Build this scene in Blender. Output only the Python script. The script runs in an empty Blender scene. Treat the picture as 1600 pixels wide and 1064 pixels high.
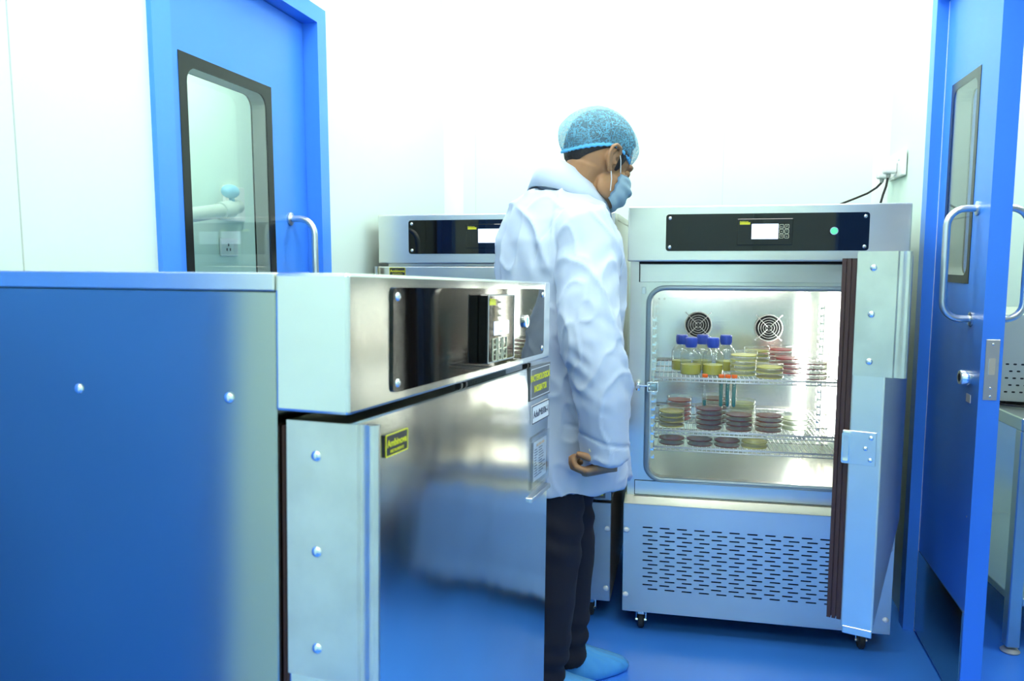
import bpy, bmesh, math, random
from math import sin, cos, pi, radians, sqrt, atan2
from mathutils import Vector, Matrix, noise
from mathutils.geometry import tessellate_polygon
random.seed(7)
S = bpy.context.scene
COL = S.collection

# ------------------------------------------------------------------ camera
cam_data = bpy.data.cameras.new('camera'); cam = bpy.data.objects.new('camera', cam_data); COL.objects.link(cam)
cam.location = (0, 0, 1.22); cam.rotation_euler = (radians(90 - 6.02), 0, 0)
cam_data.sensor_width = 36.0; cam_data.lens = 1195.0 / 1600.0 * 36.0
cam_data.clip_start = 0.05
cam_data.dof.use_dof = True; cam_data.dof.focus_distance = 2.3; cam_data.dof.aperture_fstop = 7.0
S.camera = cam
# ------------------------------------------------------------------ world, exposure
w = bpy.data.worlds.new('world'); S.world = w; w.use_nodes = True
w.node_tree.nodes['Background'].inputs[0].default_value = (0.85, 1.0, 0.97, 1)
w.node_tree.nodes['Background'].inputs[1].default_value = 0.4
S.view_settings.view_transform = 'Standard'; S.view_settings.look = 'None'
S.view_settings.gamma = 1.0; S.view_settings.use_curve_mapping = False
S.view_settings.exposure = 0.0
PANEL_POWER = 14.2
S.cycles.transparent_max_bounces = 48
S.cycles.max_bounces = 10
S.cycles.glossy_bounces = 6
S.cycles.caustics_reflective = False
S.cycles.sample_clamp_indirect = 6.0

# ------------------------------------------------------------------ materials
MATS = {}
def mat(name, base=(.8, .8, .8), rough=.5, metal=0., emit=None, estr=0., bump=None, spec=None, coat=0., sheen=0., aniso=0., var=None, sss=0., trans=0.):
    """bump=(scale xyz, strength, distance); var=(scale xyz, amount) colour variation"""
    m = bpy.data.materials.new(name); m.use_nodes = True
    nt = m.node_tree; b = nt.nodes['Principled BSDF']
    b.inputs['Base Color'].default_value = (*base, 1); b.inputs['Roughness'].default_value = rough
    b.inputs['Metallic'].default_value = metal
    if spec is not None: b.inputs['Specular IOR Level'].default_value = spec
    if coat: b.inputs['Coat Weight'].default_value = coat
    if sheen: b.inputs['Sheen Weight'].default_value = sheen
    if aniso: b.inputs['Anisotropic'].default_value = aniso
    if sss: b.inputs['Subsurface Weight'].default_value = sss; b.inputs['Subsurface Scale'].default_value = .01
    if emit: b.inputs['Emission Color'].default_value = (*emit, 1); b.inputs['Emission Strength'].default_value = estr
    tc = None
    if bump or var: tc = nt.nodes.new('ShaderNodeTexCoord')
    if bump:
        bumps = bump if isinstance(bump, list) else [bump]
        prev = None
        for sc, st, dist in bumps:
            mp = nt.nodes.new('ShaderNodeMapping'); mp.inputs['Scale'].default_value = sc
            n = nt.nodes.new('ShaderNodeTexNoise'); n.inputs['Scale'].default_value = 1; n.inputs['Detail'].default_value = 3
            bp = nt.nodes.new('ShaderNodeBump'); bp.inputs['Strength'].default_value = st; bp.inputs['Distance'].default_value = dist
            nt.links.new(tc.outputs['Object'], mp.inputs[0]); nt.links.new(mp.outputs[0], n.inputs['Vector'])
            nt.links.new(n.outputs[0], bp.inputs['Height'])
            if prev: nt.links.new(prev.outputs[0], bp.inputs['Normal'])
            prev = bp
        nt.links.new(prev.outputs[0], b.inputs['Normal'])
    if var:
        mp = nt.nodes.new('ShaderNodeMapping'); mp.inputs['Scale'].default_value = var[0]
        n = nt.nodes.new('ShaderNodeTexNoise'); n.inputs['Scale'].default_value = 1; n.inputs['Detail'].default_value = 4
        mr = nt.nodes.new('ShaderNodeMapRange'); mr.interpolation_type = 'SMOOTHSTEP'; mr.inputs[1].default_value = .2; mr.inputs[2].default_value = .8
        mr.inputs[3].default_value = 1 - var[1]; mr.inputs[4].default_value = 1 + var[1] * .15
        mx = nt.nodes.new('ShaderNodeVectorMath'); mx.operation = 'SCALE'; mx.inputs[0].default_value = base
        nt.links.new(tc.outputs['Object'], mp.inputs[0]); nt.links.new(mp.outputs[0], n.inputs['Vector'])
        nt.links.new(n.outputs[0], mr.inputs[0]); nt.links.new(mr.outputs[0], mx.inputs['Scale'])
        nt.links.new(mx.outputs[0], b.inputs['Base Color'])
        if False:
            mr2 = nt.nodes.new('ShaderNodeMapRange'); mr2.interpolation_type = 'SMOOTHSTEP'; mr2.inputs[1].default_value = .2; mr2.inputs[2].default_value = .8
            mr2.inputs[3].default_value = rough - var[2]; mr2.inputs[4].default_value = rough + var[2]
            nt.links.new(n.outputs[0], mr2.inputs[0]); nt.links.new(mr2.outputs[0], b.inputs['Roughness'])
    MATS[name] = m
    return m

def thin_glass(name, tint=(1, 1, 1), refl=1.45, rough=0.0, haze=0.0, hazecol=(.9, .95, .95), gain=1.0):
    """clear thin sheet: straight-through transmission plus a fresnel reflection"""
    m = bpy.data.materials.new(name); m.use_nodes = True
    nt = m.node_tree; nt.nodes.remove(nt.nodes['Principled BSDF']); out = nt.nodes['Material Output']
    t = nt.nodes.new('ShaderNodeBsdfTransparent'); t.inputs[0].default_value = (*tint, 1)
    g = nt.nodes.new('ShaderNodeBsdfGlossy'); g.inputs['Roughness'].default_value = rough
    fr = nt.nodes.new('ShaderNodeFresnel')
    geo = nt.nodes.new('ShaderNodeNewGeometry'); ri = nt.nodes.new('ShaderNodeMapRange')   # same reflectance from both faces of the sheet
    ri.inputs[3].default_value = refl; ri.inputs[4].default_value = 1 / refl
    nt.links.new(geo.outputs['Backfacing'], ri.inputs[0]); nt.links.new(ri.outputs[0], fr.inputs[0])
    mx = nt.nodes.new('ShaderNodeMixShader')
    sc = nt.nodes.new('ShaderNodeMath'); sc.operation = 'MULTIPLY'; sc.inputs[1].default_value = gain; sc.use_clamp = True
    nt.links.new(fr.outputs[0], sc.inputs[0]); nt.links.new(sc.outputs[0], mx.inputs[0])
    nt.links.new(t.outputs[0], mx.inputs[1]); nt.links.new(g.outputs[0], mx.inputs[2])
    last = mx
    if haze:
        d = nt.nodes.new('ShaderNodeBsdfDiffuse'); d.inputs[0].default_value = (*hazecol, 1)
        m2 = nt.nodes.new('ShaderNodeMixShader'); m2.inputs[0].default_value = haze
        nt.links.new(mx.outputs[0], m2.inputs[1]); nt.links.new(d.outputs[0], m2.inputs[2]); last = m2
    nt.links.new(last.outputs[0], out.inputs[0])
    MATS[name] = m
    return m

WALL = mat('wall_white', (.75, .92, .85), .55, bump=((3, 3, 3), .05, .01))
COVE = mat('cove_white', (.86, .94, .91), .4)
FLOOR = mat('floor_blue', (.055, .27, .94), .27, bump=[((2.5, 2.5, 2.5), .06, .02), ((60, 60, 60), .04, .002)], var=((1.3, 1.3, 1.3), .10, .05))
CEIL = mat('ceiling_white', (.86, .93, .9), .6)
BLUE = mat('door_blue', (.055, .27, .97), .33, bump=((4, 4, 1.5), .06, .02), var=((5, 5, 5), .05))
BLUEF = mat('frame_blue', (.065, .30, .98), .30)
PANE_BLACK = mat('window_border_black', (.010, .012, .012), .2, spec=.3)
GREYRIM = mat('rim_grey', (.35, .38, .37), .4)
SATIN = mat('satin_steel', (.72, .74, .73), .28, 1.)
STEEL = mat('brushed_steel', (.79, .77, .71), .29, 1., bump=[((2, 2, 260), .035, .002), ((4, 4, 3), .06, .02)], var=((5, 5, 9), .07, .05))
STEEL_BASE = mat('base_steel', (.82, .79, .73), .40, 1., bump=[((260, 2, 3), .03, .002), ((3, 3, 3), .05, .02)], var=((4, 4, 6), .06, .05))
STEEL_DOOR = mat('door_steel', (.80, .80, .75), .15, 1., bump=[((2.2, 2.2, 1.3), .22, .035), ((3, 300, 3), .02, .002)], var=((7, 7, 9), .08, .07))
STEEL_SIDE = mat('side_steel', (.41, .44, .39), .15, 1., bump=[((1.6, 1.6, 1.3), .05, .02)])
STEEL_PLATE = mat('plate_steel', (.78, .75, .66), .30, 1., var=((14, 14, 14), .16, .08))
LINER = mat('liner_steel', (.88, .86, .80), .24, 1., bump=[((2, 2, 220), .05, .002)], var=((5, 5, 8), .05, .04))
CHROME = mat('chrome', (.85, .87, .87), .12, 1.)
SCREW = mat('screw_steel', (.80, .82, .82), .22, 1.)
CAPW = mat('cap_white', (.88, .90, .90), .35)
BLACKGLASS = mat('black_acrylic', (.004, .004, .004), .03, spec=.42)
BLACKP = mat('black_plastic', (.012, .012, .014), .35)
GASKET = mat('gasket_brown', (.045, .017, .013), .5)
DARK = mat('dark_void', (.006, .006, .007), .8)
RUBBER = mat('black_rubber', (.02, .02, .022), .6)
SCREEN = mat('lcd_screen', (.7, .75, .9), .2, emit=(.72, .80, 1.0), estr=1.15)
SCREEN_T = mat('lcd_digits', (.3, .35, .6), .4, emit=(.45, .52, .8), estr=.9)
YELLOW = mat('label_yellow', (.72, .70, .03), .45)
LABELBG = mat('label_black', (.03, .03, .035), .3)
LABELGREY = mat('label_grey', (.10, .11, .12), .3)
PAPER = mat('paper_white', (.78, .82, .85), .6)
INK = mat('ink_dark', (.05, .06, .10), .6)
ORANGEINK = mat('ink_orange', (.8, .45, .1), .6)
GREENLED = mat('switch_green', (.10, .75, .35), .3, emit=(.15, .9, .4), estr=.55)
KEYW = mat('key_print', (.75, .75, .55), .4)
GLASS = thin_glass('window_glass', (.95, .99, .97), 1.45)
DOORGLASS = thin_glass('door_glass', (.99, 1, .99), 1.45, gain=.28)
ACRYL = thin_glass('acrylic_clear', (.80, .86, .87), 1.5, .05, gain=2.5)
BOTTLE = thin_glass('bottle_glass', (.90, .94, .93), 1.5, 0.02, haze=.05, gain=1.6)
PETRI = thin_glass('petri_clear', (.95, .97, .96), 1.5, 0.03, haze=.06, hazecol=(1, .97, .88), gain=.8)
SLEEVE_PL = thin_glass('sleeve_clear', (.95, .97, .98), 1.5, .08, haze=.05, gain=1.8)
MEDIUM = mat('medium_yellow', (.88, .76, .05), .2)
CAPBLUE = mat('cap_blue', (.02, .07, .52), .35)
AG = {'pale yellow': mat('agar_yellow', (.88, .82, .22), .3), 'red': mat('agar_red', (.60, .05, .06), .3),
      'dark red': mat('agar_dark_red', (.22, .03, .03), .25), 'pale green': mat('agar_pale', (.74, .82, .42), .3),
      'brown red': mat('agar_brown', (.28, .05, .03), .25), 'golden': mat('agar_golden', (.78, .64, .12), .3)}
ORANGE = mat('tube_orange', (.95, .16, .01), .4)
TEAL = mat('tube_teal', (.0, .22, .20), .25)
WIRE = mat('shelf_wire', (.92, .93, .92), .3, .25)
LAMP = mat('lamp_tube', (1, 1, 1), .4, emit=(.95, 1.0, .95), estr=58)
PANEL = mat('ceiling_panel', (1, 1, 1), .5, emit=(1.0, 1.0, .92), estr=PANEL_POWER)
SOCKW = mat('socket_white', (.86, .90, .90), .35)
CABLE = mat('cable_black', (.015, .012, .012), .5)
PIPE = mat('pipe_grey', (.55, .64, .62), .4)
KNOB = mat('knob_blue', (.25, .60, .85), .4)
BENCH = mat('bench_steel', (.66, .70, .66), .28, 1., var=((5, 5, 5), .08, .05))
EQUIP = mat('equipment_cream', (.62, .65, .56), .4, .3)
SKIN = mat('skin', (.40, .205, .095), .5, sss=.05, bump=((160, 160, 160), .08, .002), var=((30, 30, 30), .12))
HAIR = mat('hair_black', (.012, .009, .008), .55, bump=((200, 200, 60), .5, .004))
COATM = mat('coat_cloth', (.55, .64, .77), .85, sheen=.15, bump=((400, 400, 400), .08, .001))
TROUS = mat('trouser_cloth', (.006, .007, .016), .9, bump=((300, 300, 300), .1, .001))
MASKM = mat('mask_cloth', (.58, .80, .93), .8, bump=((250, 250, 250), .1, .001))
LOOP = mat('mask_loop', (.82, .84, .84), .7)
EYEW = mat('eye_white', (.55, .5, .46), .2)
EYED = mat('eye_dark', (.01, .008, .007), .1)
SHOEC = mat('shoe_cover_plastic', (.09, .40, .85), .38, bump=((60, 60, 10), .25, .006))

def cap_material():
    m = bpy.data.materials.new('cap_mesh_blue'); m.use_nodes = True
    nt = m.node_tree; b = nt.nodes['Principled BSDF']; out = nt.nodes['Material Output']
    b.inputs['Base Color'].default_value = (.21, .54, .72, 1); b.inputs['Roughness'].default_value = .7
    tc = nt.nodes.new('ShaderNodeTexCoord')
    vals = []
    for sc, dist in (((55, 55, 20), 1.6), ((24, 24, 60), 2.2)):
        mp = nt.nodes.new('ShaderNodeMapping'); mp.inputs['Scale'].default_value = sc
        n = nt.nodes.new('ShaderNodeTexNoise'); n.inputs['Scale'].default_value = 1.0; n.inputs['Detail'].default_value = 4; n.inputs['Distortion'].default_value = dist
        nt.links.new(tc.outputs['Object'], mp.inputs[0]); nt.links.new(mp.outputs[0], n.inputs['Vector'])
        s = nt.nodes.new('ShaderNodeMath'); s.operation = 'SUBTRACT'; s.inputs[1].default_value = .5; nt.links.new(n.outputs[0], s.inputs[0])
        a = nt.nodes.new('ShaderNodeMath'); a.operation = 'ABSOLUTE'; nt.links.new(s.outputs[0], a.inputs[0])
        vals.append(a)
    mn = nt.nodes.new('ShaderNodeMath'); mn.operation = 'MINIMUM'
    nt.links.new(vals[0].outputs[0], mn.inputs[0]); nt.links.new(vals[1].outputs[0], mn.inputs[1])
    mr = nt.nodes.new('ShaderNodeMapRange'); mr.inputs[1].default_value = .0; mr.inputs[2].default_value = .030
    mr.inputs[3].default_value = .85; mr.inputs[4].default_value = .34
    nt.links.new(mn.outputs[0], mr.inputs[0])
    t = nt.nodes.new('ShaderNodeBsdfTransparent'); mx = nt.nodes.new('ShaderNodeMixShader')
    nt.links.new(mr.outputs[0], mx.inputs[0]); nt.links.new(t.outputs[0], mx.inputs[1]); nt.links.new(b.outputs[0], mx.inputs[2])
    nt.links.new(mx.outputs[0], out.inputs[0])
    return m
CAPM = cap_material()
CAPBAND = mat('cap_band_blue', (.10, .45, .80), .7)

# ------------------------------------------------------------------ mesh helpers
def obj(name, bm, m, parent=None, smooth=False, **props):
    me = bpy.data.meshes.new(name); bm.normal_update(); bm.to_mesh(me); bm.free()
    me.materials.append(m)
    if smooth:
        for p in me.polygons: p.use_smooth = True
        if smooth != 'full': me.set_sharp_from_angle(angle=radians(40))
    o = bpy.data.objects.new(name, me); COL.objects.link(o)
    if parent: o.parent = parent
    for k, v in props.items(): o[k] = v
    return o

def link_copy(src, parent, loc=None, rot=None):
    o = src.copy(); COL.objects.link(o); o.parent = parent
    if loc is not None: o.location = loc
    if rot is not None: o.rotation_euler = rot
    return o

def thing(name, label, cat, loc=(0, 0, 0), rot=(0, 0, 0), group=None):
    o = bpy.data.objects.new(name, None); COL.objects.link(o)
    o.empty_display_size = .05
    o.location = loc; o.rotation_euler = rot; o['label'] = label; o['category'] = cat
    if group: o['group'] = group
    return o

def tag(o, label, cat, group=None):
    o['label'] = label; o['category'] = cat
    if group: o['group'] = group
    return o

def copy_tree(o, parent=None):
    c = o.copy(); COL.objects.link(c); c.parent = parent
    for ch in list(o.children): copy_tree(ch, c)
    return c

def box(bm, x0, x1, y0, y1, z0, z1, bev=0., seg=2):
    r = bmesh.ops.create_cube(bm, size=1)
    vs = r['verts']
    for v in vs:
        v.co = Vector(((x0 + x1) / 2 + v.co.x * (x1 - x0), (y0 + y1) / 2 + v.co.y * (y1 - y0), (z0 + z1) / 2 + v.co.z * (z1 - z0)))
    if bev:
        es = list({e for v in vs for e in v.link_edges})
        bmesh.ops.bevel(bm, geom=es, offset=bev, segments=seg, affect='EDGES', profile=.5)
    return bm

def B(*a, **k): return box(bmesh.new(), *a, **k)

def rrect(x0, x1, z0, z1, r, n=5):
    pts = []
    for cx, cz, a0 in ((x1 - r, z1 - r, 0), (x0 + r, z1 - r, 90), (x0 + r, z0 + r, 180), (x1 - r, z0 + r, 270)):
        for i in range(n + 1):
            a = radians(a0 + 90 * i / n); pts.append((cx + r * cos(a), cz + r * sin(a)))
    return pts

def prism(bm, outer, d0, d1, holes=(), axis='y'):
    """polygon (with holes) in the xz plane (axis y) extruded d0..d1; axis 'z': polygon in xy; axis 'x': polygon in yz"""
    loops = [list(outer)] + [list(h) for h in holes]
    def P(p, d):
        if axis == 'y': return Vector((p[0], d, p[1]))
        if axis == 'z': return Vector((p[0], p[1], d))
        return Vector((d, p[0], p[1]))
    tris = tessellate_polygon([[Vector((p[0], p[1], 0)) for p in l] for l in loops])
    flat = [p for l in loops for p in l]
    a = [bm.verts.new(P(p, d0)) for p in flat]; b = [bm.verts.new(P(p, d1)) for p in flat]
    for t in tris:
        for vs in (a, b):
            try: bm.faces.new([vs[i] for i in t])
            except ValueError: pass
    k = 0
    for l in loops:
        n = len(l)
        for i in range(n):
            j = (i + 1) % n
            bm.faces.new((a[k + i], a[k + j], b[k + j], b[k + i]))
        k += n
    bmesh.ops.recalc_face_normals(bm, faces=bm.faces)
    return bm

def tube(bm, pts, r, n=8, closed=False, caps=True, up=None):
    """r: float or list; sweeps a circle along pts"""
    pts = [Vector(p) for p in pts]; N = len(pts)
    rs = r if isinstance(r, (list, tuple)) else [r] * N
    rings = []; prev = None
    for i, p in enumerate(pts):
        if closed: t = pts[(i + 1) % N] - pts[i - 1]
        else: t = pts[min(i + 1, N - 1)] - pts[max(i - 1, 0)]
        t.normalize()
        if prev is None:
            u = Vector((0, 0, 1)) if abs(t.z) < .9 else Vector((1, 0, 0))
            if up: u = Vector(up)
            a = t.cross(u).normalized()
        else:
            a = (prev - t * prev.dot(t)).normalized()
        prev = a; b = t.cross(a)
        rr = rs[i]; ra, rb = (rr if isinstance(rr, tuple) else (rr, rr))
        rings.append([bm.verts.new(p + a * cos(2 * pi * k / n) * ra + b * sin(2 * pi * k / n) * rb) for k in range(n)])
    m = N if closed else N - 1
    for i in range(m):
        A_, B_ = rings[i], rings[(i + 1) % N]
        for k in range(n): bm.faces.new((A_[k], A_[(k + 1) % n], B_[(k + 1) % n], B_[k]))
    if caps and not closed:
        bm.faces.new(rings[0][::-1]); bm.faces.new(rings[-1])
    return bm

def lathe(bm, prof, n=24, c=(0, 0, 0), axis='z'):
    rings = []
    for r, z in prof:
        ring = []
        for k in range(n):
            a = 2 * pi * k / n
            if axis == 'z': p = (c[0] + r * cos(a), c[1] + r * sin(a), c[2] + z)
            elif axis == 'y': p = (c[0] + r * cos(a), c[1] + z, c[2] + r * sin(a))
            else: p = (c[0] + z, c[1] + r * cos(a), c[2] + r * sin(a))
            ring.append(bm.verts.new(p))
        rings.append(ring)
    for i in range(len(rings) - 1):
        for k in range(n): bm.faces.new((rings[i][k], rings[i][(k + 1) % n], rings[i + 1][(k + 1) % n], rings[i + 1][k]))
    if prof[0][0] > 1e-6: bm.faces.new(rings[0][::-1])
    if prof[-1][0] > 1e-6: bm.faces.new(rings[-1])
    bmesh.ops.remove_doubles(bm, verts=bm.verts, dist=1e-6)
    bmesh.ops.recalc_face_normals(bm, faces=bm.faces)
    return bm

def ellipsoid(bm, c, ax, rad, n=24, m=14):
    """ax: three unit vectors, rad: three radii"""
    c = Vector(c); rows = []
    for i in range(1, m):
        th = pi * i / m
        rows.append([bm.verts.new(c + ax[0] * rad[0] * sin(th) * cos(2 * pi * k / n) + ax[1] * rad[1] * sin(th) * sin(2 * pi * k / n) + ax[2] * rad[2] * cos(th)) for k in range(n)])
    t = bm.verts.new(c + ax[2] * rad[2]); b = bm.verts.new(c - ax[2] * rad[2])
    for k in range(n):
        bm.faces.new((t, rows[0][k], rows[0][(k + 1) % n])); bm.faces.new((b, rows[-1][(k + 1) % n], rows[-1][k]))
    for i in range(m - 2):
        for k in range(n): bm.faces.new((rows[i][k], rows[i + 1][k], rows[i + 1][(k + 1) % n], rows[i][(k + 1) % n]))
    return bm

_tc = {}
def text_mesh(txt, size, m, parent, loc, rot, name='lettering', bold=.0, align='LEFT', xs=1.0, parentkind=None):
    cu = bpy.data.curves.new('tmp', 'FONT'); cu.body = txt; cu.size = size; cu.extrude = .0003; cu.offset = bold; cu.align_x = align
    o = bpy.data.objects.new('tmp', cu); COL.objects.link(o)
    dg = bpy.context.evaluated_depsgraph_get()
    me = bpy.data.meshes.new_from_object(o.evaluated_get(dg)); me.name = name
    bpy.data.objects.remove(o); bpy.data.curves.remove(cu)
    me.materials.clear(); me.materials.append(m)
    t = bpy.data.objects.new(name, me); COL.objects.link(t); t.parent = parent
    t.location = loc; t.rotation_euler = rot; t.scale = (xs, 1, 1)
    return t

def screw_mesh():
    bm = bmesh.new(); lathe(bm, [(0, -.0032), (.003, -.0030), (.0052, -.0018), (.0062, 0), (.0062, .0015)], 14, axis='y')
    me = bpy.data.meshes.new('screw'); bm.to_mesh(me); bm.free(); me.materials.append(SCREW)
    for p in me.polygons: p.use_smooth = True
    return me
SCREW_ME = screw_mesh()
CAP_ME = SCREW_ME.copy(); CAP_ME.materials[0] = CAPW
def screw(parent, loc, rot=(0, 0, 0), s=1., me=SCREW_ME, name='screw'):
    o = bpy.data.objects.new(name, me); COL.objects.link(o); o.parent = parent
    o.location = loc; o.rotation_euler = rot; o.scale = (s, s, s)
    return o

# ------------------------------------------------------------------ the room
H = 2.65
pA = Vector((-.291, 3.587)); pB = Vector((1.49, 3.10))          # back corners
uL = Vector((sin(radians(13.2)), cos(radians(13.2))))
uR = Vector((sin(radians(14.5)), cos(radians(14.5))))
Lo = Vector((-.582, 2.345)); Ro = Vector((1.33, 2.417))
pC = Lo - uL * 4.3
pD = Ro - uR * 4.1
def wall(name, p0, p1, th, rects, z1=H, m=WALL):
    """room face runs p0->p1, thickness to the left of travel; rects: holes (s0,s1,z0,z1)"""
    d = (p1 - p0); L = d.length
    bm = bmesh.new()
    # cut into strips around holes that reach the floor
    cuts = sorted(rects); s = 0
    for (a, b, za, zb) in cuts:
        if a > s: box(bm, s, a, 0, th, 0, z1)
        if zb < z1: box(bm, a, b, 0, th, zb, z1)
        if za > 0: box(bm, a, b, 0, th, 0, za)
        s = b
    if s < L: box(bm, s, L, 0, th, 0, z1)
    o = obj(name, bm, m, kind='structure')
    o.location = (p0.x, p0.y, 0); o.rotation_euler = (0, 0, atan2(d.y, d.x))
    return o
tL = (pA - Lo).dot(uL)
# left wall travels from near (pC) to far (pA): left-hand side of travel is outside the room
sL = lambda t: 4.3 + t
wl = wall('wall_left', pC, pA, .10, [(sL(-.735), sL(.045), 0, 1.96)])
wb = wall('wall_back', pA, pB, .10, [])
tR = (pB - Ro).dot(uR)
wr_far = tR - .055
# right wall: travels far -> near
wr = wall('wall_right', pB, pD, .10, [(wr_far, wr_far + 1.50, 0, 2.06)])
wf = wall('wall_front', pD, pC, .10, [])
# panel joints of the clean-room walls: shallow grey sealant strips
SEAM = mat('seam_sealant', (.52, .60, .56), .6)
def seam(name, p0, p1, s, z0=0., z1=H, wid=.0022):
    d = (p1 - p0)
    o = obj(name, B(s - wid / 2, s + wid / 2, -.0008, .002, z0, z1), SEAM, kind='structure')
    o.location = (p0.x, p0.y, 0); o.rotation_euler = (0, 0, atan2(d.y, d.x)); return o
seam('trim_1', pC, pA, sL(-1.072)); seam('trim_2', pA, pB, .13, wid=.0012); seam('trim_3', pA, pB, 1.22, wid=.0012)
# rounded corner coving
def cove(name, c, d1, d2, r=.07, n=8):
    bm = bmesh.new(); arc = []
    ctr = c + d1 * r + d2 * r
    for i in range(n + 1):
        a = pi / 2 * i / n
        arc.append(ctr - d1 * r * cos(a) - d2 * r * sin(a))
    prism(bm, [(p.x, p.y) for p in arc] + [(c.x, c.y)], 0, H, axis='z')
    return obj(name, bm, COVE, smooth=True, kind='structure')
dB = (pB - pA).normalized()
cove('trim_4', pA, -uL, dB); cove('trim_5', pB, -dB, -uR, .05)
fl = obj('floor', B(-3.2, 4.2, -2.6, 5.2, -.05, 0), FLOOR, kind='structure')
ce = obj('ceiling', B(-3.2, 4.2, -2.6, 5.2, H, H + .05), CEIL, kind='structure')
# neighbouring rooms (left of the left door, right of the doorway)
def plain_wall(name, p0, p1):
    p0, p1 = Vector(p0), Vector(p1); return wall(name, p0, p1, .08, [])
nL = Vector((-uL.y, uL.x))                     # outward of the left wall
o1 = Lo + nL * 1.35
pw1 = plain_wall("wall_left_room", o1 - uL * 3.2, o1 + uL * 2.75)
pw2 = plain_wall("wall_left_room_end", o1 + uL * 2.7, Lo + uL * 2.7 + nL * .1)
nR = Vector((uR.y, -uR.x))
o2 = Ro + nR * 1.5
pw3 = plain_wall('wall_right_room', o2 + uR * 1.6, o2 - uR * 3.4)
pw4 = plain_wall('wall_right_room_end', Ro + uR * 1.15 + nR * .1, o2 + uR * 1.15)

# ceiling light panels
def ceiling_light(x, y, label, ang=-13):
    t = thing('ceiling_light', label, 'ceiling light', (x, y, H), (0, 0, radians(ang)), 'ceiling light panels')
    bm = bmesh.new()
    prism(bm, [(-.31, -.31), (.31, -.31), (.31, .31), (-.31, .31)], -.02, 0, [[(-.29, -.29), (.29, -.29), (.29, .29), (-.29, .29)]], axis='z')
    obj('light_frame', bm, SOCKW, t)
    obj('diffuser', B(-.29, .29, -.29, .29, -.012, -.004), PANEL, t)
    return t
for x, y, l in ((-.05, 2.75, 'square ceiling light panel near the back wall, left'), (.95, 2.45, 'square ceiling light panel near the back wall, right'),
                (-.35, 1.25, 'square ceiling light panel above the nearest incubator'), (.55, 1.0, 'square ceiling light panel above the open floor'),
                (-.75, -.35, 'square ceiling light panel behind the viewer, left'), (.15, -.6, 'square ceiling light panel behind the viewer, right'),
                (-1.45, 2.35, 'square ceiling light panel in the room behind the left door, nearer one'), (-1.15, 3.6, 'extra ceiling light panel added to brighten the room behind the left door, farther one'), (2.3, 2.8, 'extra ceiling light panel added to brighten the far right room above the oven'), (2.0, 1.7, 'square ceiling light panel in the room past the right doorway')):  # farther left-room and oven panels are unseen extras added to brighten those rooms
    ceiling_light(x, y, l)

# ------------------------------------------------------------------ left door (frame, leaf, window, handle)
def frame_of(o, org, yaw):
    o.location = (org.x, org.y, 0); o.rotation_euler = (0, 0, radians(-yaw))
# local frame: +y along the wall away from the viewer, +x into the room

def door_leaf(name, x0, x1, y0, y1, z0, z1, win, m=BLUE):
    bm = bmesh.new()
    prism(bm, [(y0, z0), (y1, z0), (y1, z1), (y0, z1)], x0, x1, [rrect(*win, .002, 1)], axis='x')
    return obj(name, bm, m, kind='structure')
LX = -.035                                     # leaf face sits back from the wall face
win = (-.593, -.200, 1.02, 1.690)
d1 = door_leaf('door_1', LX - .045, LX, -.672, -.012, .008, 1.912, win)
frame_of(d1, Lo, 13.2)
bm = bmesh.new()                                # frame: face on the wall plus reveal
prism(bm, [(-.735, 0), (-.735, 1.962), (.045, 1.962), (.045, 0), (-.010, 0), (-.010, 1.914), (-.675, 1.914), (-.675, 0)], -.10, .012, axis='x')
obj('door_frame', bm, BLUEF, d1)
# stop of the frame behind the leaf
bm = bmesh.new()
prism(bm, [(-.735, 0), (-.735, 1.962), (.045, 1.962), (.045, 0), (-.030, 0), (-.030, 1.895), (-.655, 1.895), (-.655, 0)], -.10, LX - .047, axis='x')
obj('door_stop', bm, BLUEF, d1)
def leaf_window(parent, x0, x1, win, bw, r, glass=True):
    y0, y1, z0, z1 = win
    for side, (a, b) in enumerate(((x1 - .002, x1 + .0015), (x0 - .0015, x0 + .002))):
        bm = bmesh.new()
        prism(bm, [(y0, z0), (y1, z0), (y1, z1), (y0, z1)], a, b, [rrect(y0 + bw, y1 - bw, z0 + bw, z1 - bw, r)], axis='x')
        obj('window_border', bm, PANE_BLACK, parent)
    bm = bmesh.new()
    prism(bm, [(y0 + .002, z0 + .002), (y1 - .002, z0 + .002), (y1 - .002, z1 - .002), (y0 + .002, z1 - .002)], x0 + .003, x1 - .003, [rrect(y0 + bw, y1 - bw, z0 + bw, z1 - bw, r)], axis='x')
    obj('window_spacer', bm, GREYRIM, parent)
    for a in (x1 - .001, x0 - .001):
        bm = bmesh.new(); prism(bm, rrect(y0 + .003, y1 - .003, z0 + .003, z1 - .003, .01), a, a + .002, axis='x')
        obj('glass_pane', bm, GLASS, parent)
leaf_window(d1, LX - .045, LX, win, .028, .035)
def d_handle(parent, x, y, z0, z1, out, r=.0095, yo=0.):
    s = 1 if out > 0 else -1
    pts = []; R = .045
    a = abs(out)
    pts.append((x, y, z1)); pts.append((x + s * (a - R), y, z1))
    for i in range(1, 7):
        t = pi / 2 * i / 6; pts.append((x + s * (a - R + R * sin(t)), y, z1 - R + R * cos(t)))
    pts.append((x + s * a, y, (z0 + z1) / 2))
    for i in range(0, 7):
        t = pi / 2 * i / 6; pts.append((x + s * (a - R + R * cos(t)), y, z0 + R - R * sin(t)))
    pts.append((x, y, z0))
    bm = bmesh.new(); tube(bm, pts, r, 12)
    for z in (z0, z1): lathe(bm, [(0, 0), (.019, 0), (.019, s * .004), (.014, s * .006), (0, s * .006)], 18, (x, y, z), 'x')
    return obj('door_handle', bm, SATIN, parent, smooth=True)
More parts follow.
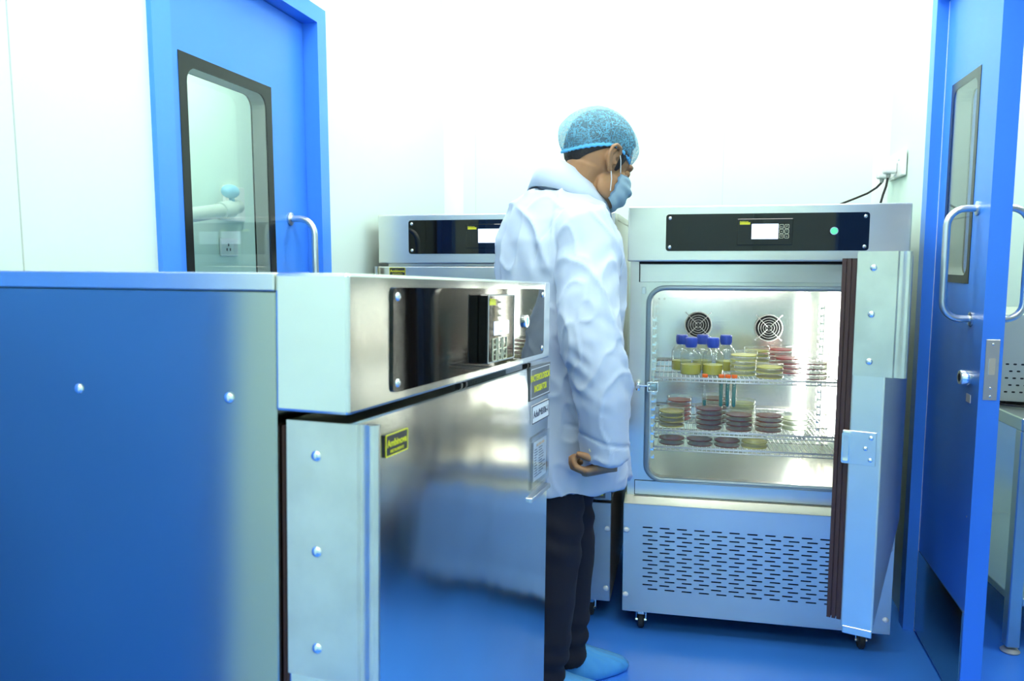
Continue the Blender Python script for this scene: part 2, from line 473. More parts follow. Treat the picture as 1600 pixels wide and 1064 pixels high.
d_handle(d1, LX, -.115, 1.04, 1.338, .075)

# a second blue door on the left wall, beside the viewer (mirrored in the side of the nearest incubator)
d3 = obj('door_3', B(.002, .03, -1.81, -1.26, 0, 1.95, .003), BLUE, kind='structure'); frame_of(d3, Lo, 13.2)
bm = bmesh.new(); prism(bm, [(-1.86, 0), (-1.86, 2.0), (-1.21, 2.0), (-1.21, 0), (-1.255, 0), (-1.255, 1.955), (-1.815, 1.955), (-1.815, 0)], .001, .04, axis='x')
obj('door_frame', bm, BLUEF, d3)

# ------------------------------------------------------------------ right door: narrow leaf of a double door
d2 = door_leaf('door_2', 0, .05, -.470, -.003, .006, 2.005, (-.335, -.080, 1.155, 1.735))
frame_of(d2, Ro, 14.5)
leaf_window(d2, 0, .05, (-.335, -.080, 1.155, 1.735), .022, .03)
bm = bmesh.new()
prism(bm, [(.055, 0), (.055, 2.07), (-1.44, 2.07), (-1.44, 0), (-1.385, 0), (-1.385, 2.012), (0, 2.012), (0, 0)], -.034, .10, axis='x')
obj('door_frame', bm, BLUEF, d2)
obj('frame_seal', B(-.001, .004, -.003, .0005, 0, 2.0), SOCKW, d2)
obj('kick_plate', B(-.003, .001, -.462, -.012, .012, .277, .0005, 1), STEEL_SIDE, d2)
d_handle(d2, 0, -.375, 1.062, 1.356, -.072); d_handle(d2, .05, -.375, 1.062, 1.356, .072)
bm = bmesh.new(); lathe(bm, [(0, 0), (.021, 0), (.021, -.022), (.018, -.026), (.012, -.026), (.012, -.020), (0, -.020)], 24, (0, -.395, .905), 'x')
lk = obj('lock_cylinder', bm, CHROME, d2, smooth=True)
bm = bmesh.new(); lathe(bm, [(0, -.020), (.0115, -.0205), (.0115, -.0265), (0, -.0265)], 20, (0, -.395, .905), 'x'); box(bm, -.0275, -.026, -.399, -.391, .8985, .9115)
obj('lock_core', bm, BLACKP, lk)
obj('paper_patch', B(-.0012, 0.0002, -.412, -.378, .838, .860), PAPER, d2)
fp = obj('latch_plate', B(.010, .042, -.4718, -.469, .858, 1.016, .0006, 1), SATIN, d2)
obj('latch_bolt', B(.019, .033, -.474, -.4705, .925, .968), CHROME, fp)
for z in (.868, .890, 1.004): screw(fp, (.026, -.4718, z), s=.55)
screw(d2, (.0005, -.44, .535), (0, 0, radians(-90)), .5)
# wall socket and the two plugs on the right wall
def wallthing(name, label, cat, org, yaw, group=None): return thing(name, label, cat, (org.x, org.y, 0), (0, 0, radians(-yaw)), group)
sp = wallthing('wall_socket', 'white switched socket plate on the right wall above the open incubator', 'socket', Ro, 14.5)
obj('plate', B(-.034, -.019, .35, .60, 1.520, 1.612, .004), SOCKW, sp)
for y in (.40, .475, .55): obj('rocker_switch', B(-.037, -.033, y - .012, y + .012, 1.578, 1.604, .0015), SOCKW, sp)
cable_z = 1.385
def plug(y, z, label, pts):
    t = wallthing('power_plug', label, 'plug', Ro, 14.5)
    bm = bmesh.new(); box(bm, -.078, -.0345, y - .021, y + .021, z - .022, z + .022, .008, 3)
    obj('plug_body', bm, SOCKW, t, smooth=True)
    bm = bmesh.new(); tube(bm, [(-.06, y, z - .018), (-.061, y, z - .036)], [.009, .006], 10); obj('strain_relief', bm, GREYRIM, t)
    bm = bmesh.new(); tube(bm, pts, .0042, 8); obj('power_cable', bm, CABLE, t, smooth=True)
plug(.545, 1.548, 'white plug farther from the door frame, its cable curving left over the incubator', [(-.061, .545, 1.512), (-.075, .56, 1.495), (-.10, .59, 1.477), (-.135, .62, 1.462), (-.19, .64, 1.44), (-.25, .65, 1.405), (-.27, .65, 1.30), (-.27, .655, .9)])
plug(.440, 1.556, 'white plug nearer the door frame, its cable dropping straight down', [(-.061, .44, 1.52), (-.064, .445, 1.49), (-.072, .45, 1.46), (-.078, .455, 1.43), (-.075, .46, 1.3), (-.07, .46, .9)])

# tap and sockets on the wall of the room behind the left door
xo = -1.345
tp = wallthing('wall_valve', 'grey pipe valve with a blue knob seen through the left door window', 'valve', Lo, 13.2)
bm = bmesh.new(); tube(bm, [(xo, 1.55, 1.50), (xo + .09, 1.52, 1.50), (xo + .10, 1.40, 1.475), (xo + .10, 1.05, 1.425), (xo + .10, .70, 1.39), (xo, .66, 1.385)], .036, 14); obj('pipe', bm, PIPE, tp, smooth=True)
bm = bmesh.new(); tube(bm, [(xo + .10, 1.44, 1.482), (xo + .10, 1.35, 1.466)], .046, 14); obj('coupling', bm, PIPE, tp, smooth=True)
bm = bmesh.new(); ellipsoid(bm, (xo + .09, 1.46, 1.575), (Vector((1, 0, 0)), Vector((0, 1, 0)), Vector((0, 0, 1))), (.04, .06, .036)); tube(bm, [(xo + .09, 1.48, 1.50), (xo + .09, 1.465, 1.56)], .014, 8); obj('knob', bm, KNOB, tp, smooth=True)
s1 = wallthing('switch_plate', 'larger white plate beside the valve seen through the left door window', 'socket', Lo, 13.2)
obj('plate', B(xo, xo + .022, 1.52, 1.70, 1.43, 1.615, .004), SOCKW, s1)
obj('rocker_switch', B(xo + .02, xo + .028, 1.60, 1.65, 1.49, 1.54, .002), GREYRIM, s1)
s2 = wallthing('small_socket', 'small white socket low on the wall seen through the left door window', 'socket', Lo, 13.2)
obj('plate', B(xo, xo + .014, 1.478, 1.632, 1.24, 1.335, .004), SOCKW, s2)
for y, z in ((1.54, 1.30), (1.525, 1.275), (1.555, 1.275)): obj('pin_hole', B(xo + .012, xo + .0155, y - .004, y + .004, z - .007, z + .007), BLACKP, s2)
obj('rocker_switch', B(xo + .012, xo + .018, 1.585, 1.612, 1.265, 1.31, .002), SOCKW, s2)

# ------------------------------------------------------------------ incubator
def incubator(name, label, loc, rot, W, D, ztop, hh, base_h, panel, ctrl, led, door, handle_len, hollow=False, tilt=0., hero=False, proj=.07, tag_rect=None):
    t = thing(name, label, 'incubator', loc, rot, None)
    zh = ztop - hh                              # underside of the header
    zb = base_h
    hdp = proj if hero else proj + .03
    # header: sheet-metal box that stands proud of the cabinet by proj
    obj('header', B(0, W, 0, hdp, zh, ztop, .004, 2), STEEL_DOOR if hero else STEEL, t)
    obj('top_cover', B(-.001, W + .001, hdp + .0005, D, ztop - .022, ztop, .0015, 1), STEEL, t)
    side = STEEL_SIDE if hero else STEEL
    hdp = proj if hero else proj + .03
    z0, z1 = (zb if hollow else zb + .0), ztop - .0225
    if hollow:
        obj('side_panel', B(.006, .020, proj + .031, D - .002, zb, z1), side, t)
        obj('side_panel', B(W - .020, W - .006, proj + .031, D - .002, zb, z1), side, t)
        obj('back_panel', B(.020, W - .020, D - .02, D - .002, zb, z1), side, t)
    else:
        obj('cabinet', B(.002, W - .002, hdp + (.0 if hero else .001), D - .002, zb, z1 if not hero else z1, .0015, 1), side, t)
        if not hero: obj('front_frame', B(.008, W - .008, proj, proj + .0305, zb, zh, .0005, 1), STEEL, t)
    # control panel
    p0, p1, q0, q1 = panel
    bm = bmesh.new(); prism(bm, rrect(p0, p1, q0, q1, .009, 4), -.0035, .001)
    cp = obj('control_panel', bm, BLACKGLASS, t)
    for x, z in ((p0 + .012, q1 - .012), (p0 + .012, q0 + .012), (p1 - .012, q1 - .012), (p1 - .012, q0 + .012)):
        screw(cp, (x, -.0035, z), s=.95, me=SCREW_ME)
    c0, c1, e0, e1, pr = ctrl
    cb = obj('controller', B(c0, c1, -.0035 - pr, -.003, e0, e1, .0015, 1), BLACKGLASS, t)
    yf = -.0035 - pr
    cw, chh = c1 - c0, e1 - e0
    bm = bmesh.new(); prism(bm, rrect(c0, c1, e0, e1, .002, 2), yf - .0012, yf - .0002, [rrect(c0 + .002, c1 - .002, e0 + .002, e1 - .002, .0015, 2)])
    if hero: obj('bezel', bm, GREYRIM, cb)
    else: bm.free()
    sx0, sx1 = c0 + .26 * cw, c0 + .74 * cw
    sz0, sz1 = e0 + .23 * chh, e0 + .80 * chh
    if hero: sx0, sx1, sz0, sz1 = c0 + .22 * cw, c0 + .76 * cw, e0 + .40 * chh, e0 + .60 * chh
    sc_ = obj('screen', B(sx0, sx1, yf - .0014, yf, sz0, sz1, .0004, 1), SCREEN, cb)
    for (rx, rz, ww) in ((.42, .62, .34), (.34, .22, .5)):
        text_mesh('22.5' if ww < .4 else '00:00  25.0', (.013 if ww < .4 else .008), SCREEN_T, cb, (sx0 + .30 * (sx1 - sx0), yf - .0016, sz0 + (rz - .08) * (sz1 - sz0)), (pi / 2, 0, 0), 'lettering')
    obj('brand_patch', B(c0 + .007, c0 + .037, yf - .0006, yf, e1 - .0175, e1 - .0105), YELLOW, cb)
    text_mesh('Ambinova', .0062, YELLOW, cb, (c0 + .0065, yf - .0010, e1 - .0105), (pi / 2, 0, 0), bold=.0001)
    marks = ['ESC', 'P', 'v', '^', 'M', 'o']
    bs = .0125
    for i in range(6):
        bx = c0 + .795 * cw + (i % 2) * bs * 1.22; bz = e0 + .70 * chh - (i // 2) * bs * 1.16
        if hero: bs = .019; bx = c0 + .24 * cw + (i % 3) * bs * 1.35; bz = e0 + .27 * chh - (i // 3) * bs * 1.0
        bm = bmesh.new(); prism(bm, rrect(bx - bs / 2, bx + bs / 2, bz - bs / 2, bz + bs / 2, .002, 2), yf - .0018, yf, [rrect(bx - bs / 2 + .001, bx + bs / 2 - .001, bz - bs / 2 + .001, bz + bs / 2 - .001, .0015, 2)])
        k = obj('key', bm, KEYW, cb)
        text_mesh(marks[i], .0075 if len(marks[i]) == 1 else .0042, KEYW, cb, (bx, yf - .0012, bz - .0025), (pi / 2, 0, 0), 'key_mark', align='CENTER')
    lx, lz = led
    bm = bmesh.new(); lathe(bm, [(.0095, .001), (.012, .001), (.0125, -.004), (.0115, -.006), (.0095, -.006), (.0095, .001)], 24, (lx, -.0035, lz), 'y'); sw = obj('power_switch', bm, SCREW, t, smooth=True)
    bm = bmesh.new(); lathe(bm, [(0, -.0055), (.0085, -.0055), (.0093, -.004), (.0093, .0)], 24, (lx, -.0035, lz), 'y'); obj('switch_cap', bm, GREENLED, sw, smooth=True)
    # base
    zb0 = .075
    if door.get('slots'):
        hl = []
        for r in range(16):
            z = .361 - r * .01372
            for c in range(13):
                x = .061 + c * .0541 + (.0165 if r % 2 else 0) + r * .0002
                if x + .033 < W - .06: hl.append(rrect(x, x + .032, z - .0023, z + .0023, .0022, 3))
        bm = bmesh.new()
        prism(bm, [(0, zb0), (W, zb0), (W, zb - .003), (0, zb - .003)], 0, .002, hl)
        obj('vent_panel', bm, STEEL_BASE, t)
        obj('base_box', B(.0, W, .04, D - .01, zb0, zb - .018), DARK, t)
        obj('base_side', B(0, .002, .002, D - .01, zb0, zb - .003), STEEL, t)
        obj('base_side', B(W - .002, W, .002, D - .01, zb0, zb - .003), STEEL, t)
    else:
        obj('base_box', B(.0, W, 0, D - .01, zb0, zb - .003, .002, 1), STEEL_BASE, t)
    bm = bmesh.new()                            # sloping ledge of the base
    prism(bm, [(0, zb - .003), (.0, zb - .005), (proj + .03, zb - .005), (proj + .03, zb + .006), (proj, zb + .006)], 0, W, axis='x')
    obj('ledge', bm, STEEL, t)
    for x, z in ((.010, zb - .092), (.010, zb0 + .055), (W - .012, zb - .092), (W - .014, zb0 + .045)):
        screw(t, (x, -.0004, z), me=CAP_ME, s=1.6, name='cover_cap')
    for sx in (.06, W - .07):
        for sy in (.05, D - .10):
            zf = sx * math.tan(tilt) if tilt else 0.
            c = obj('caster', B(sx - .012, sx + .012, sy - .014, sy + .02, .048 + zf * .3, zb0, .002, 1), SCREW, t)
            bm = bmesh.new(); lathe(bm, [(0, -.010), (.022, -.010), (.026, -.006), (.026, .006), (.022, .010), (0, .010)], 20, (sx, sy, .0262 + zf), 'x'); obj('wheel', bm, RUBBER, c, smooth=True)
            bm = bmesh.new(); tube(bm, [(sx - .018, sy, .0262 + zf), (sx + .018, sy, .0262 + zf)], .006, 8); tube(bm, [(sx - .014, sy, .03 + zf), (sx - .014, sy + .006, .055 + zf)], .004, 6); tube(bm, [(sx + .014, sy, .03 + zf), (sx + .014, sy + .006, .055 + zf)], .004, 6); obj('wheel_fork', bm, CHROME, c, smooth=True)
    # door: local origin on the hinge corner, closed door runs to -L
    L = W - .0
    dz0, dz1 = zb + .006, (zh - .009 if door['angle'] == 0 else zh + .018)
    T = proj - (.016 if hero else .008)
    ang = door['angle']
    px, py = (W, 0) if ang == 0 else (W + .005, -.015)
    bm = bmesh.new()
    box(bm, -L, 0, 0, T, dz0, dz1, .0035, 2)
    dm = STEEL_DOOR if hero else STEEL
    if hero:                                    # pressed sheet: the middle of the door stands a few millimetres proud
        front = [f for f in bm.faces if f.calc_area() > .3 and f.calc_center_median().y < T * .3]
        es = list({e for f in front for e in f.edges})
        bmesh.ops.delete(bm, geom=front, context='FACES_ONLY')
        nx, nz = 56, 56; xa, xb, za, zb_ = -L + .0035, -.0035, dz0 + .0035, dz1 - .0035; gr = []
        for i in range(nx + 1):
            row = []
            for j in range(nz + 1):
                u = i / nx * 2 - 1; v = j / nz * 2 - 1
                f_ = (1 - u * u) * (1 - v * v)
                d = .0055 * f_ ** .7 + .0020 * f_ * noise.noise(Vector((u * 1.3 + 3, v * 1.1, .4))) * 2
                row.append(bm.verts.new((xa + (xb - xa) * i / nx, -d, za + (zb_ - za) * j / nz)))
            gr.append(row)
        for i in range(nx):
            for j in range(nz):
                f = bm.faces.new((gr[i][j], gr[i + 1][j], gr[i + 1][j + 1], gr[i][j + 1])); f.smooth = True
        bmesh.ops.remove_doubles(bm, verts=bm.verts, dist=2e-4)
    dr = obj('door', bm, dm, t)
    if hero:
        for p_ in dr.data.polygons: p_.use_smooth = abs(p_.normal.y) > .9 and p_.area < .001
    dr.location = (px, py, 0); dr.rotation_euler = (0, 0, ang)
    bm = bmesh.new()                            # ribbed magnetic gasket
    gt = (.0145 if hero else .0065) if ang == 0 else .029
    for k, (a, b, g) in enumerate(((T, T + gt * .33, .010), (T + gt * .33, T + gt * .4, .014), (T + gt * .4, T + gt * .66, .010), (T + gt * .66, T + gt * .73, .014), (T + gt * .73, T + gt, .010))):
        prism(bm, [(-L + g, dz0 + g), (-g, dz0 + g), (-g, dz1 - g), (-L + g, dz1 - g)], a, b, [[(-L + g + .03, dz0 + g + .03), (-g - .03, dz0 + g + .03), (-g - .03, dz1 - g - .03), (-L + g + .03, dz1 - g - .03)]])
    obj('gasket', bm, GASKET, dr)
    if ang: obj('inner_panel', B(-L + .045, -.045, T, T + .006, dz0 + .045, dz1 - .045, .002, 1), LINER, dr)
    # wrap-round handle plate with J lip, screwed to the latch edge
    hz1 = dz1 + (.004 if ang else .0); hz0 = hz1 - handle_len
    q = .0022
    e = -L - .0002
    path = [(e - q, T - .001), (e - q, -.012), (e - q + .004, -.015), (e - q + .004, -.023), (e - q + .0015, -.027), (e - q + .002, -.033), (e + .004, -.037), (e + .010, -.036), (e + .013, -.030), (e + .013, -.018)]
    inner = [(e, T - .001), (e, -.011), (e + .004, -.014), (e + .004, -.0235), (e + .0015, -.0275), (e + .0018, -.032), (e + .0045, -.0348), (e + .0092, -.034), (e + .0108, -.029), (e + .0108, -.018)]
    bm = bmesh.new(); prism(bm, path + inner[::-1], hz0, hz1, axis='z')
    hp = obj('handle_plate', bm, STEEL_PLATE, dr, smooth=True)
    for z in (hz1 - .13 * handle_len, (hz0 + hz1) / 2, hz0 + .12 * handle_len):
        o = screw(dr, (e - q, T * .5, z), (0, 0, radians(-90)), 1.15)
    if ang:
        kp = obj('keeper_plate', B(e - .0018, e, .010, T + .012, .800, .870, .0008, 1), SATIN, dr)
        for yy, z in ((.02, .858), (.030, .835), (.02, .812)): screw(dr, (e - .0018, yy, z), (0, 0, radians(-90)), .8)
        bm = bmesh.new(); prism(bm, rrect(T - .004, T + .012, .803, .867, .003, 3), e - .012, e - .0015, [rrect(T - .001, T + .009, .808, .862, .002, 3)], axis='x')
        obj('keeper_catch', bm, CHROME, dr)
        obj('edge_fold', B(e - .001, e + .004, .001, T - .004, dz0 - .012, dz0 + .004, .001, 1), STEEL, dr)
    tg = door.get('tag')
    if tg:
        tx, tz, tw, th_ = tg
        yo_ = .0024 if hero else 0.
        b = obj('brand_badge', B(tx - L, tx - L + tw, -.0022 - yo_, 0, tz, tz + th_, .0006, 1), LABELBG, dr)
        obj('badge_rim', prism(bmesh.new(), rrect(tx - L, tx - L + tw, tz, tz + th_, .001, 1), -.0026 - yo_, -.0008 - yo_, [rrect(tx - L + .0015, tx - L + tw - .0015, tz + .0015, tz + th_ - .0015, .001, 1)]), YELLOW, dr)
        text_mesh('Ambinova', th_ * .46, YELLOW, dr, (tx - L + tw / 2, -.0024 - yo_, tz + th_ * .42), (pi / 2, 0, 0), align='CENTER', bold=.0002)
        text_mesh('INSTRUMENTS', th_ * .2, YELLOW, dr, (tx - L + tw / 2, -.0024 - yo_, tz + th_ * .14), (pi / 2, 0, 0), align='CENTER')
    return t, dr, L, dz0, dz1

PI = pi
# A: nearest machine, seen from its handle side
A, doorA, LA, a0, a1 = incubator('incubator', 'nearest steel incubator, closed, filling the lower left with its handle side facing us', (-.203, .8355, 0), (0, radians(2.25), radians(71.2)), .844, .655, 1.206, .166, .27,
    (.104, .787, 1.054, 1.190), (.402, .537, 1.066, 1.180, .017), (.652, 1.127), dict(angle=0, tag=(.082, .974, .062, .029)), .312, hero=True, proj=.100, tilt=radians(2.25))
for y, z in ((.411, 1.050), (.169, 1.052), (.411, .55), (.169, .55)): screw(A, (.0018, y, z), (0, 0, radians(-90)), 1.25)
# labels on its door
def dl(x): return x - LA
lb = obj('warning_label', B(dl(.694), dl(.840), -0.0041, 0, .962, 1.032 - .001, .0003, 1), LABELGREY, doorA, label='grey label reading bacteriological incubator in yellow')
obj('label_border', prism(bmesh.new(), rrect(dl(.699), dl(.835), .966, 1.027, .001, 1), -0.0044, -0.0038, [rrect(dl(.7005), dl(.8335), .9675, 1.0255, .001, 1)]), PAPER, doorA)
text_mesh('BACTERIOLOGICAL', .0185, YELLOW, doorA, (dl(.767), -0.0044, 1.001), (pi / 2, 0, 0), align='CENTER', bold=.0004, xs=.86)
text_mesh('INCUBATOR', .0185, YELLOW, doorA, (dl(.767), -0.0044, .978), (pi / 2, 0, 0), align='CENTER', bold=.0004, xs=.86)
obj('code_label', B(dl(.711), dl(.835), -0.0038, 0, .912, .950, .0003, 1), PAPER, doorA, label='white label with handwritten code')
obj('code_border', prism(bmesh.new(), rrect(dl(.711), dl(.835), .912, .950, .001, 1), -0.0042, -0.0032, [rrect(dl(.713), dl(.833), .914, .948, .001, 1)]), INK, doorA)
text_mesh('Adu/MB/06-I', .021, INK, doorA, (dl(.773), -0.0042, .924), (pi / 2, 0, 0), align='CENTER')
pocket = obj('document_pocket', B(dl(.708), dl(.832), -0.0066, -0.0031, .775, .885, .001, 1), SLEEVE_PL, doorA)
obj('document', B(dl(.722), dl(.815), -0.0050, -0.0038, .790, .872), PAPER, pocket)
text_mesh('RECORD CARD', .008, ORANGEINK, pocket, (dl(.768), -0.0056, .8615), (pi / 2, 0, 0), align='CENTER')
bm = bmesh.new()
for i in range(11):
    z = .855 - i * .0056
    for a, b in ((.727, .727 + .012 + .016 * random.random()), (.758, .758 + .02 + .03 * random.random())): box(bm, dl(a), dl(b), -0.0056, -0.0050, z, z + .0022)
obj('print_lines', bm, INK, pocket, kind='stuff')
bm = bmesh.new(); box(bm, dl(.70), dl(.835), -.010, 0, .752, .762, .001, 1)
obj('pocket_clip', bm, SATIN, doorA)
for x in (.35, .37, .70, .715): obj('hinge_pin', B(dl(x), dl(x) + .008, .004, .016, 1.0302, 1.0385, .001, 1), BLACKP, doorA)

# B: behind the person
Bc, doorB, LB, b0, b1 = incubator('incubator', 'closed steel incubator at the back, partly hidden behind the person', (-.46, 2.65, 0), (0, 0, radians(-12.8)), .81, .66, 1.373, .166, .418,
    (.112, .695, 1.240, 1.353), (.315, .480, 1.258, 1.338, .003), (.598, 1.30), dict(angle=0, tag=(.040, 1.166, .058, .028)), .255)
for y, z in ((.20, 1.15), (.45, 1.15), (.2, .6)): screw(Bc, (.812, y, z), (0, 0, radians(90)), 1.)
obj('caution_label', B(.715 - LB, .79 - LB, -.0012, 0, .432, .520, .0003, 1), LABELGREY, doorB)
obj('caution_border', prism(bmesh.new(), rrect(.722 - LB, .783 - LB, .44, .512, .001, 1), -.0018, -.0006, [rrect(.726 - LB, .779 - LB, .444, .508, .001, 1)]), YELLOW, doorB)

# C: open machine
Cc, doorC, LC, c0, c1 = incubator('incubator', 'open steel incubator on the right with its door swung out and lit shelves of dishes', (.362, 2.407, 0), (0, 0, radians(-11.8)), .815, .66, 1.385, .170, .440,
    (.116, .700, 1.247, 1.359), (.327, .487, 1.264, 1.343, .003), (.602, 1.305), dict(angle=radians(71.5), slots=True), .252, hollow=True)
# front frame round the chamber
OX0, OX1, OZ0, OZ1, OR = .075, .700, .508, 1.125, .045
bm = bmesh.new(); prism(bm, [(.006, .441), (.809, .441), (.809, 1.2145), (.006, 1.2145)], .071, .100, [rrect(OX0, OX1, OZ0, OZ1, OR, 6)])
obj('front_frame', bm, STEEL, Cc)
bm = bmesh.new(); box(bm, .036, .790, .0688, .0712, 1.149, 1.2065, .001, 1); obj('upper_strip', bm, STEEL, Cc)
bm = bmesh.new(); box(bm, .031, .790, .0688, .0712, .449, .4955, .001, 1); obj('lower_strip', bm, STEEL, Cc)
bm = bmesh.new(); box(bm, .0335, .036, .0680, .0712, 1.149, 1.2145); box(bm, .036, .79, .0680, .0712, 1.2068, 1.2145); bmesh.ops.remove_doubles(bm, verts=bm.verts, dist=1e-5); obj('strip_gap', bm, DARK, Cc)
obj('strip_gap', B(.0295, .790, .0692, .0711, .4475, .4970), DARK, Cc)
# rolled trim round the opening
loop = rrect(OX0 - .009, OX1 + .009, OZ0 - .006, OZ1 + .006, OR + .006, 8)
bm = bmesh.new(); tube(bm, [(p[0], .069, p[1]) for p in loop], (.010, .006), 10, closed=True) if False else tube(bm, [(p[0], .068, p[1]) for p in loop], .0085, 10, closed=True)
obj('opening_trim', bm, mat('trim_rubber', (.28, .36, .42), .35, .3), Cc, smooth='full')
# chamber liner
IX0, IX1, IY0, IY1, IZ0, IZ1 = .072, .702, .100, .585, .498, 1.150
def liner():
    th = .004
    ln = obj('liner_back', B(IX0, IX1 - .03, IY1, IY1 + th, IZ0, IZ1), LINER, Cc)
    obj('liner_floor', B(IX0, IX1, IY0, IY1, IZ0 - th, IZ0), LINER, Cc)
    obj('liner_ceiling', B(IX0, IX1, IY0, IY1, IZ1, IZ1 + th), LINER, Cc)
    obj('liner_side', B(IX0 - th, IX0, IY0, IY1, IZ0, IZ1), LINER, Cc)
    bm = bmesh.new(); prism(bm, [(.700, IY0), (.704, IY0), (.676, IY1), (.672, IY1)], IZ0, IZ1, axis='z'); obj('liner_side', bm, LINER, Cc)
    return ln
ln = liner()
for x, z in ((.18, 1.118), (.30, 1.118), (.42, 1.118), (.53, 1.118), (.09, 1.07), (.11, 1.07)): screw(ln, (x, IY1 - .0005, z), s=.6)
# fans with wire guards on the back wall
def fan(x, z):
    y = IY1
    bm = bmesh.new(); lathe(bm, [(0, -.0015), (.047, -.0015), (.047, .001)], 30, (x, y, z), 'y'); f = obj('fan', bm, DARK, Cc)
    bm = bmesh.new()
    for k in range(7):
        a = 2 * pi * k / 7
        P = [(x + r * cos(a + s), y - .003 - d, z + r * sin(a + s)) for r, s, d in ((.014, 0, .001), (.043, .1, .001), (.043, .6, .004), (.014, .7, .004))]
        bm.faces.new([bm.verts.new(p) for p in P])
    r = bmesh.ops.extrude_face_region(bm, geom=bm.faces[:]); bmesh.ops.translate(bm, vec=(0, -.0012, 0), verts=[v for v in r['geom'] if isinstance(v, bmesh.types.BMVert)])
    lathe(bm, [(0, -.007), (.014, -.007), (.015, -.001)], 16, (x, y, z), 'y')
    obj('fan_blades', bm, BLACKP, f)
    bm = bmesh.new()
    for k, r_ in enumerate((.011, .0200, .029, .038, .049)):
        tube(bm, [(x + r_ * cos(2 * pi * i / 32), y - .016 + (.004 if k == 4 else 0), z + r_ * sin(2 * pi * i / 32)) for i in range(32)], (.0012 if k < 4 else .0022), 6, closed=True)
    for k in range(4):
        a = radians(45 + 90 * k)
        tube(bm, [(x + .004 * cos(a), y - .0175, z + .004 * sin(a)), (x + .049 * cos(a), y - .0165, z + .049 * sin(a)), (x + .060 * cos(a), y - .004, z + .060 * sin(a)), (x + .066 * cos(a), y - .003, z + .066 * sin(a))], .0014, 6)
    obj('fan_guard', bm, WIRE, f, smooth='full')
    for k in range(4):
        a = radians(45 + 90 * k); screw(f, (x + .066 * cos(a), y - .002, z + .066 * sin(a)), s=.55)
fan(.239, .972); fan(.497, .965)
# shelf rails with hooks
def rail(x, y, s, z0, z1, depth=.030):
    o = obj('shelf_rail', B(min(x, x + s * .004), max(x, x + s * .004), y - depth / 2, y + depth / 2, z0, z1), LINER, Cc)
    bm = bmesh.new(); z = z0 + .02
    while z < z1 - .012:
        box(bm, min(x + s * .004, x + s * .016), max(x + s * .004, x + s * .016), y - depth * .42, y + depth * .42, z, z + .0065)
        box(bm, min(x + s * .013, x + s * .016), max(x + s * .013, x + s * .016), y - depth * .42, y + depth * .42, z + .005, z + .0125)
        z += .0275
    obj('rail_hooks', bm, CHROME, o, kind='stuff')
rail(.074, .165, 1, .53, 1.03); rail(.074, .47, 1, .53, 1.06)
rail(.694, .165, -1, .53, 1.03); rail(.672, .47, -1, .53, 1.06)
# light tube in the rear right corner
bm = bmesh.new(); tube(bm, [(.622, .560, .56), (.622, .560, 1.10)], .013, 16); ls = obj('light_tube', bm, LAMP, Cc, smooth=True)
for z in (.545, 1.10): obj('tube_holder', B(.606, .638, .545, .584, z, z + .018, .003, 1), SOCKW, ls)
# unseen fill light added under the chamber ceiling to brighten the shelf contents
FILL_LAMP = mat('fill_lamp_top', (1, 1, 1), .4, emit=(1.0, 1.0, .93), estr=26)
bm = bmesh.new(); tube(bm, [(.14, .128, 1.138), (.60, .128, 1.138)], .008, 12); obj('light_tube', bm, FILL_LAMP, Cc, smooth=True)
# wire shelves
def shelf(z, y0=.115, y1=.56):
    x0, x1 = .088, .662
    o = obj('wire_shelf', bmesh.new(), WIRE, Cc)
    bm = bmesh.new()
    R = [(x0, y0, z), (x1, y0, z), (x1, y1, z), (x0, y1, z)]
    tube(bm, R, .0032, 8, closed=True)
    tube(bm, [(x0, y0 - .001, z - .011), (x1, y0 - .001, z - .011)], .0022, 6)
    for yy in (y0 + .15, y0 + .30): tube(bm, [(x0, yy, z - .003), (x1, yy, z - .003)], .0022, 6)
    n = 40
    for i in range(1, n):
        xx = x0 + (x1 - x0) * i / n
        tube(bm, [(xx, y0 - .001, z - .010), (xx, y0 + .001, z + .0022), (xx, y1, z + .0022)], .0013, 5)
    bm.to_mesh(o.data); bm.free()
    for p in o.data.polygons: p.use_smooth = True
    return z + .0036
Z1 = shelf(.834); Z2 = shelf(.657); Z3 = shelf(.601)
# inner glass door with clasp
gd = obj('glass_door', prism(bmesh.new(), rrect(.043, .735, .476, 1.150, .012, 4), .050, .055), DOORGLASS, Cc)
cl = obj('clasp', B(.072, .098, .036, .050, .802, .826, .004, 2), ACRYL, gd)
bm = bmesh.new(); tube(bm, [(.040, .044, .816), (.080, .044, .816)], .0035, 10); lathe(bm, [(0, -.012), (.006, -.012), (.009, 0), (.006, .012), (0, .012)], 14, (.036, .046, .813), 'y')
box(bm, .030, .043, .040, .066, .800, .828, .002, 2); box(bm, .066, .102, .034, .0485, .797, .801, .001, 1); box(bm, .066, .102, .034, .0485, .827, .831, .001, 1); box(bm, .098, .102, .034, .0485, .797, .831, .001, 1); box(bm, .066, .070, .034, .0485, .797, .831, .001, 1)
obj('clasp_latch', bm, CHROME, gd, smooth=True)
bm = bmesh.new(); box(bm, .044, .056, .046, .0495, 1.112, 1.134, .001, 1); obj('glass_clip', bm, SATIN, gd)

# ------------------------------------------------------------------ contents of the open incubator (local frame of C)
MC = Matrix.Translation((.362, 2.407, 0)) @ Matrix.Rotation(radians(-11.8), 4, 'Z')
def at(x, y, z): return tuple(MC @ Vector((x, y, z)))
RZ = (0, 0, radians(-11.8))
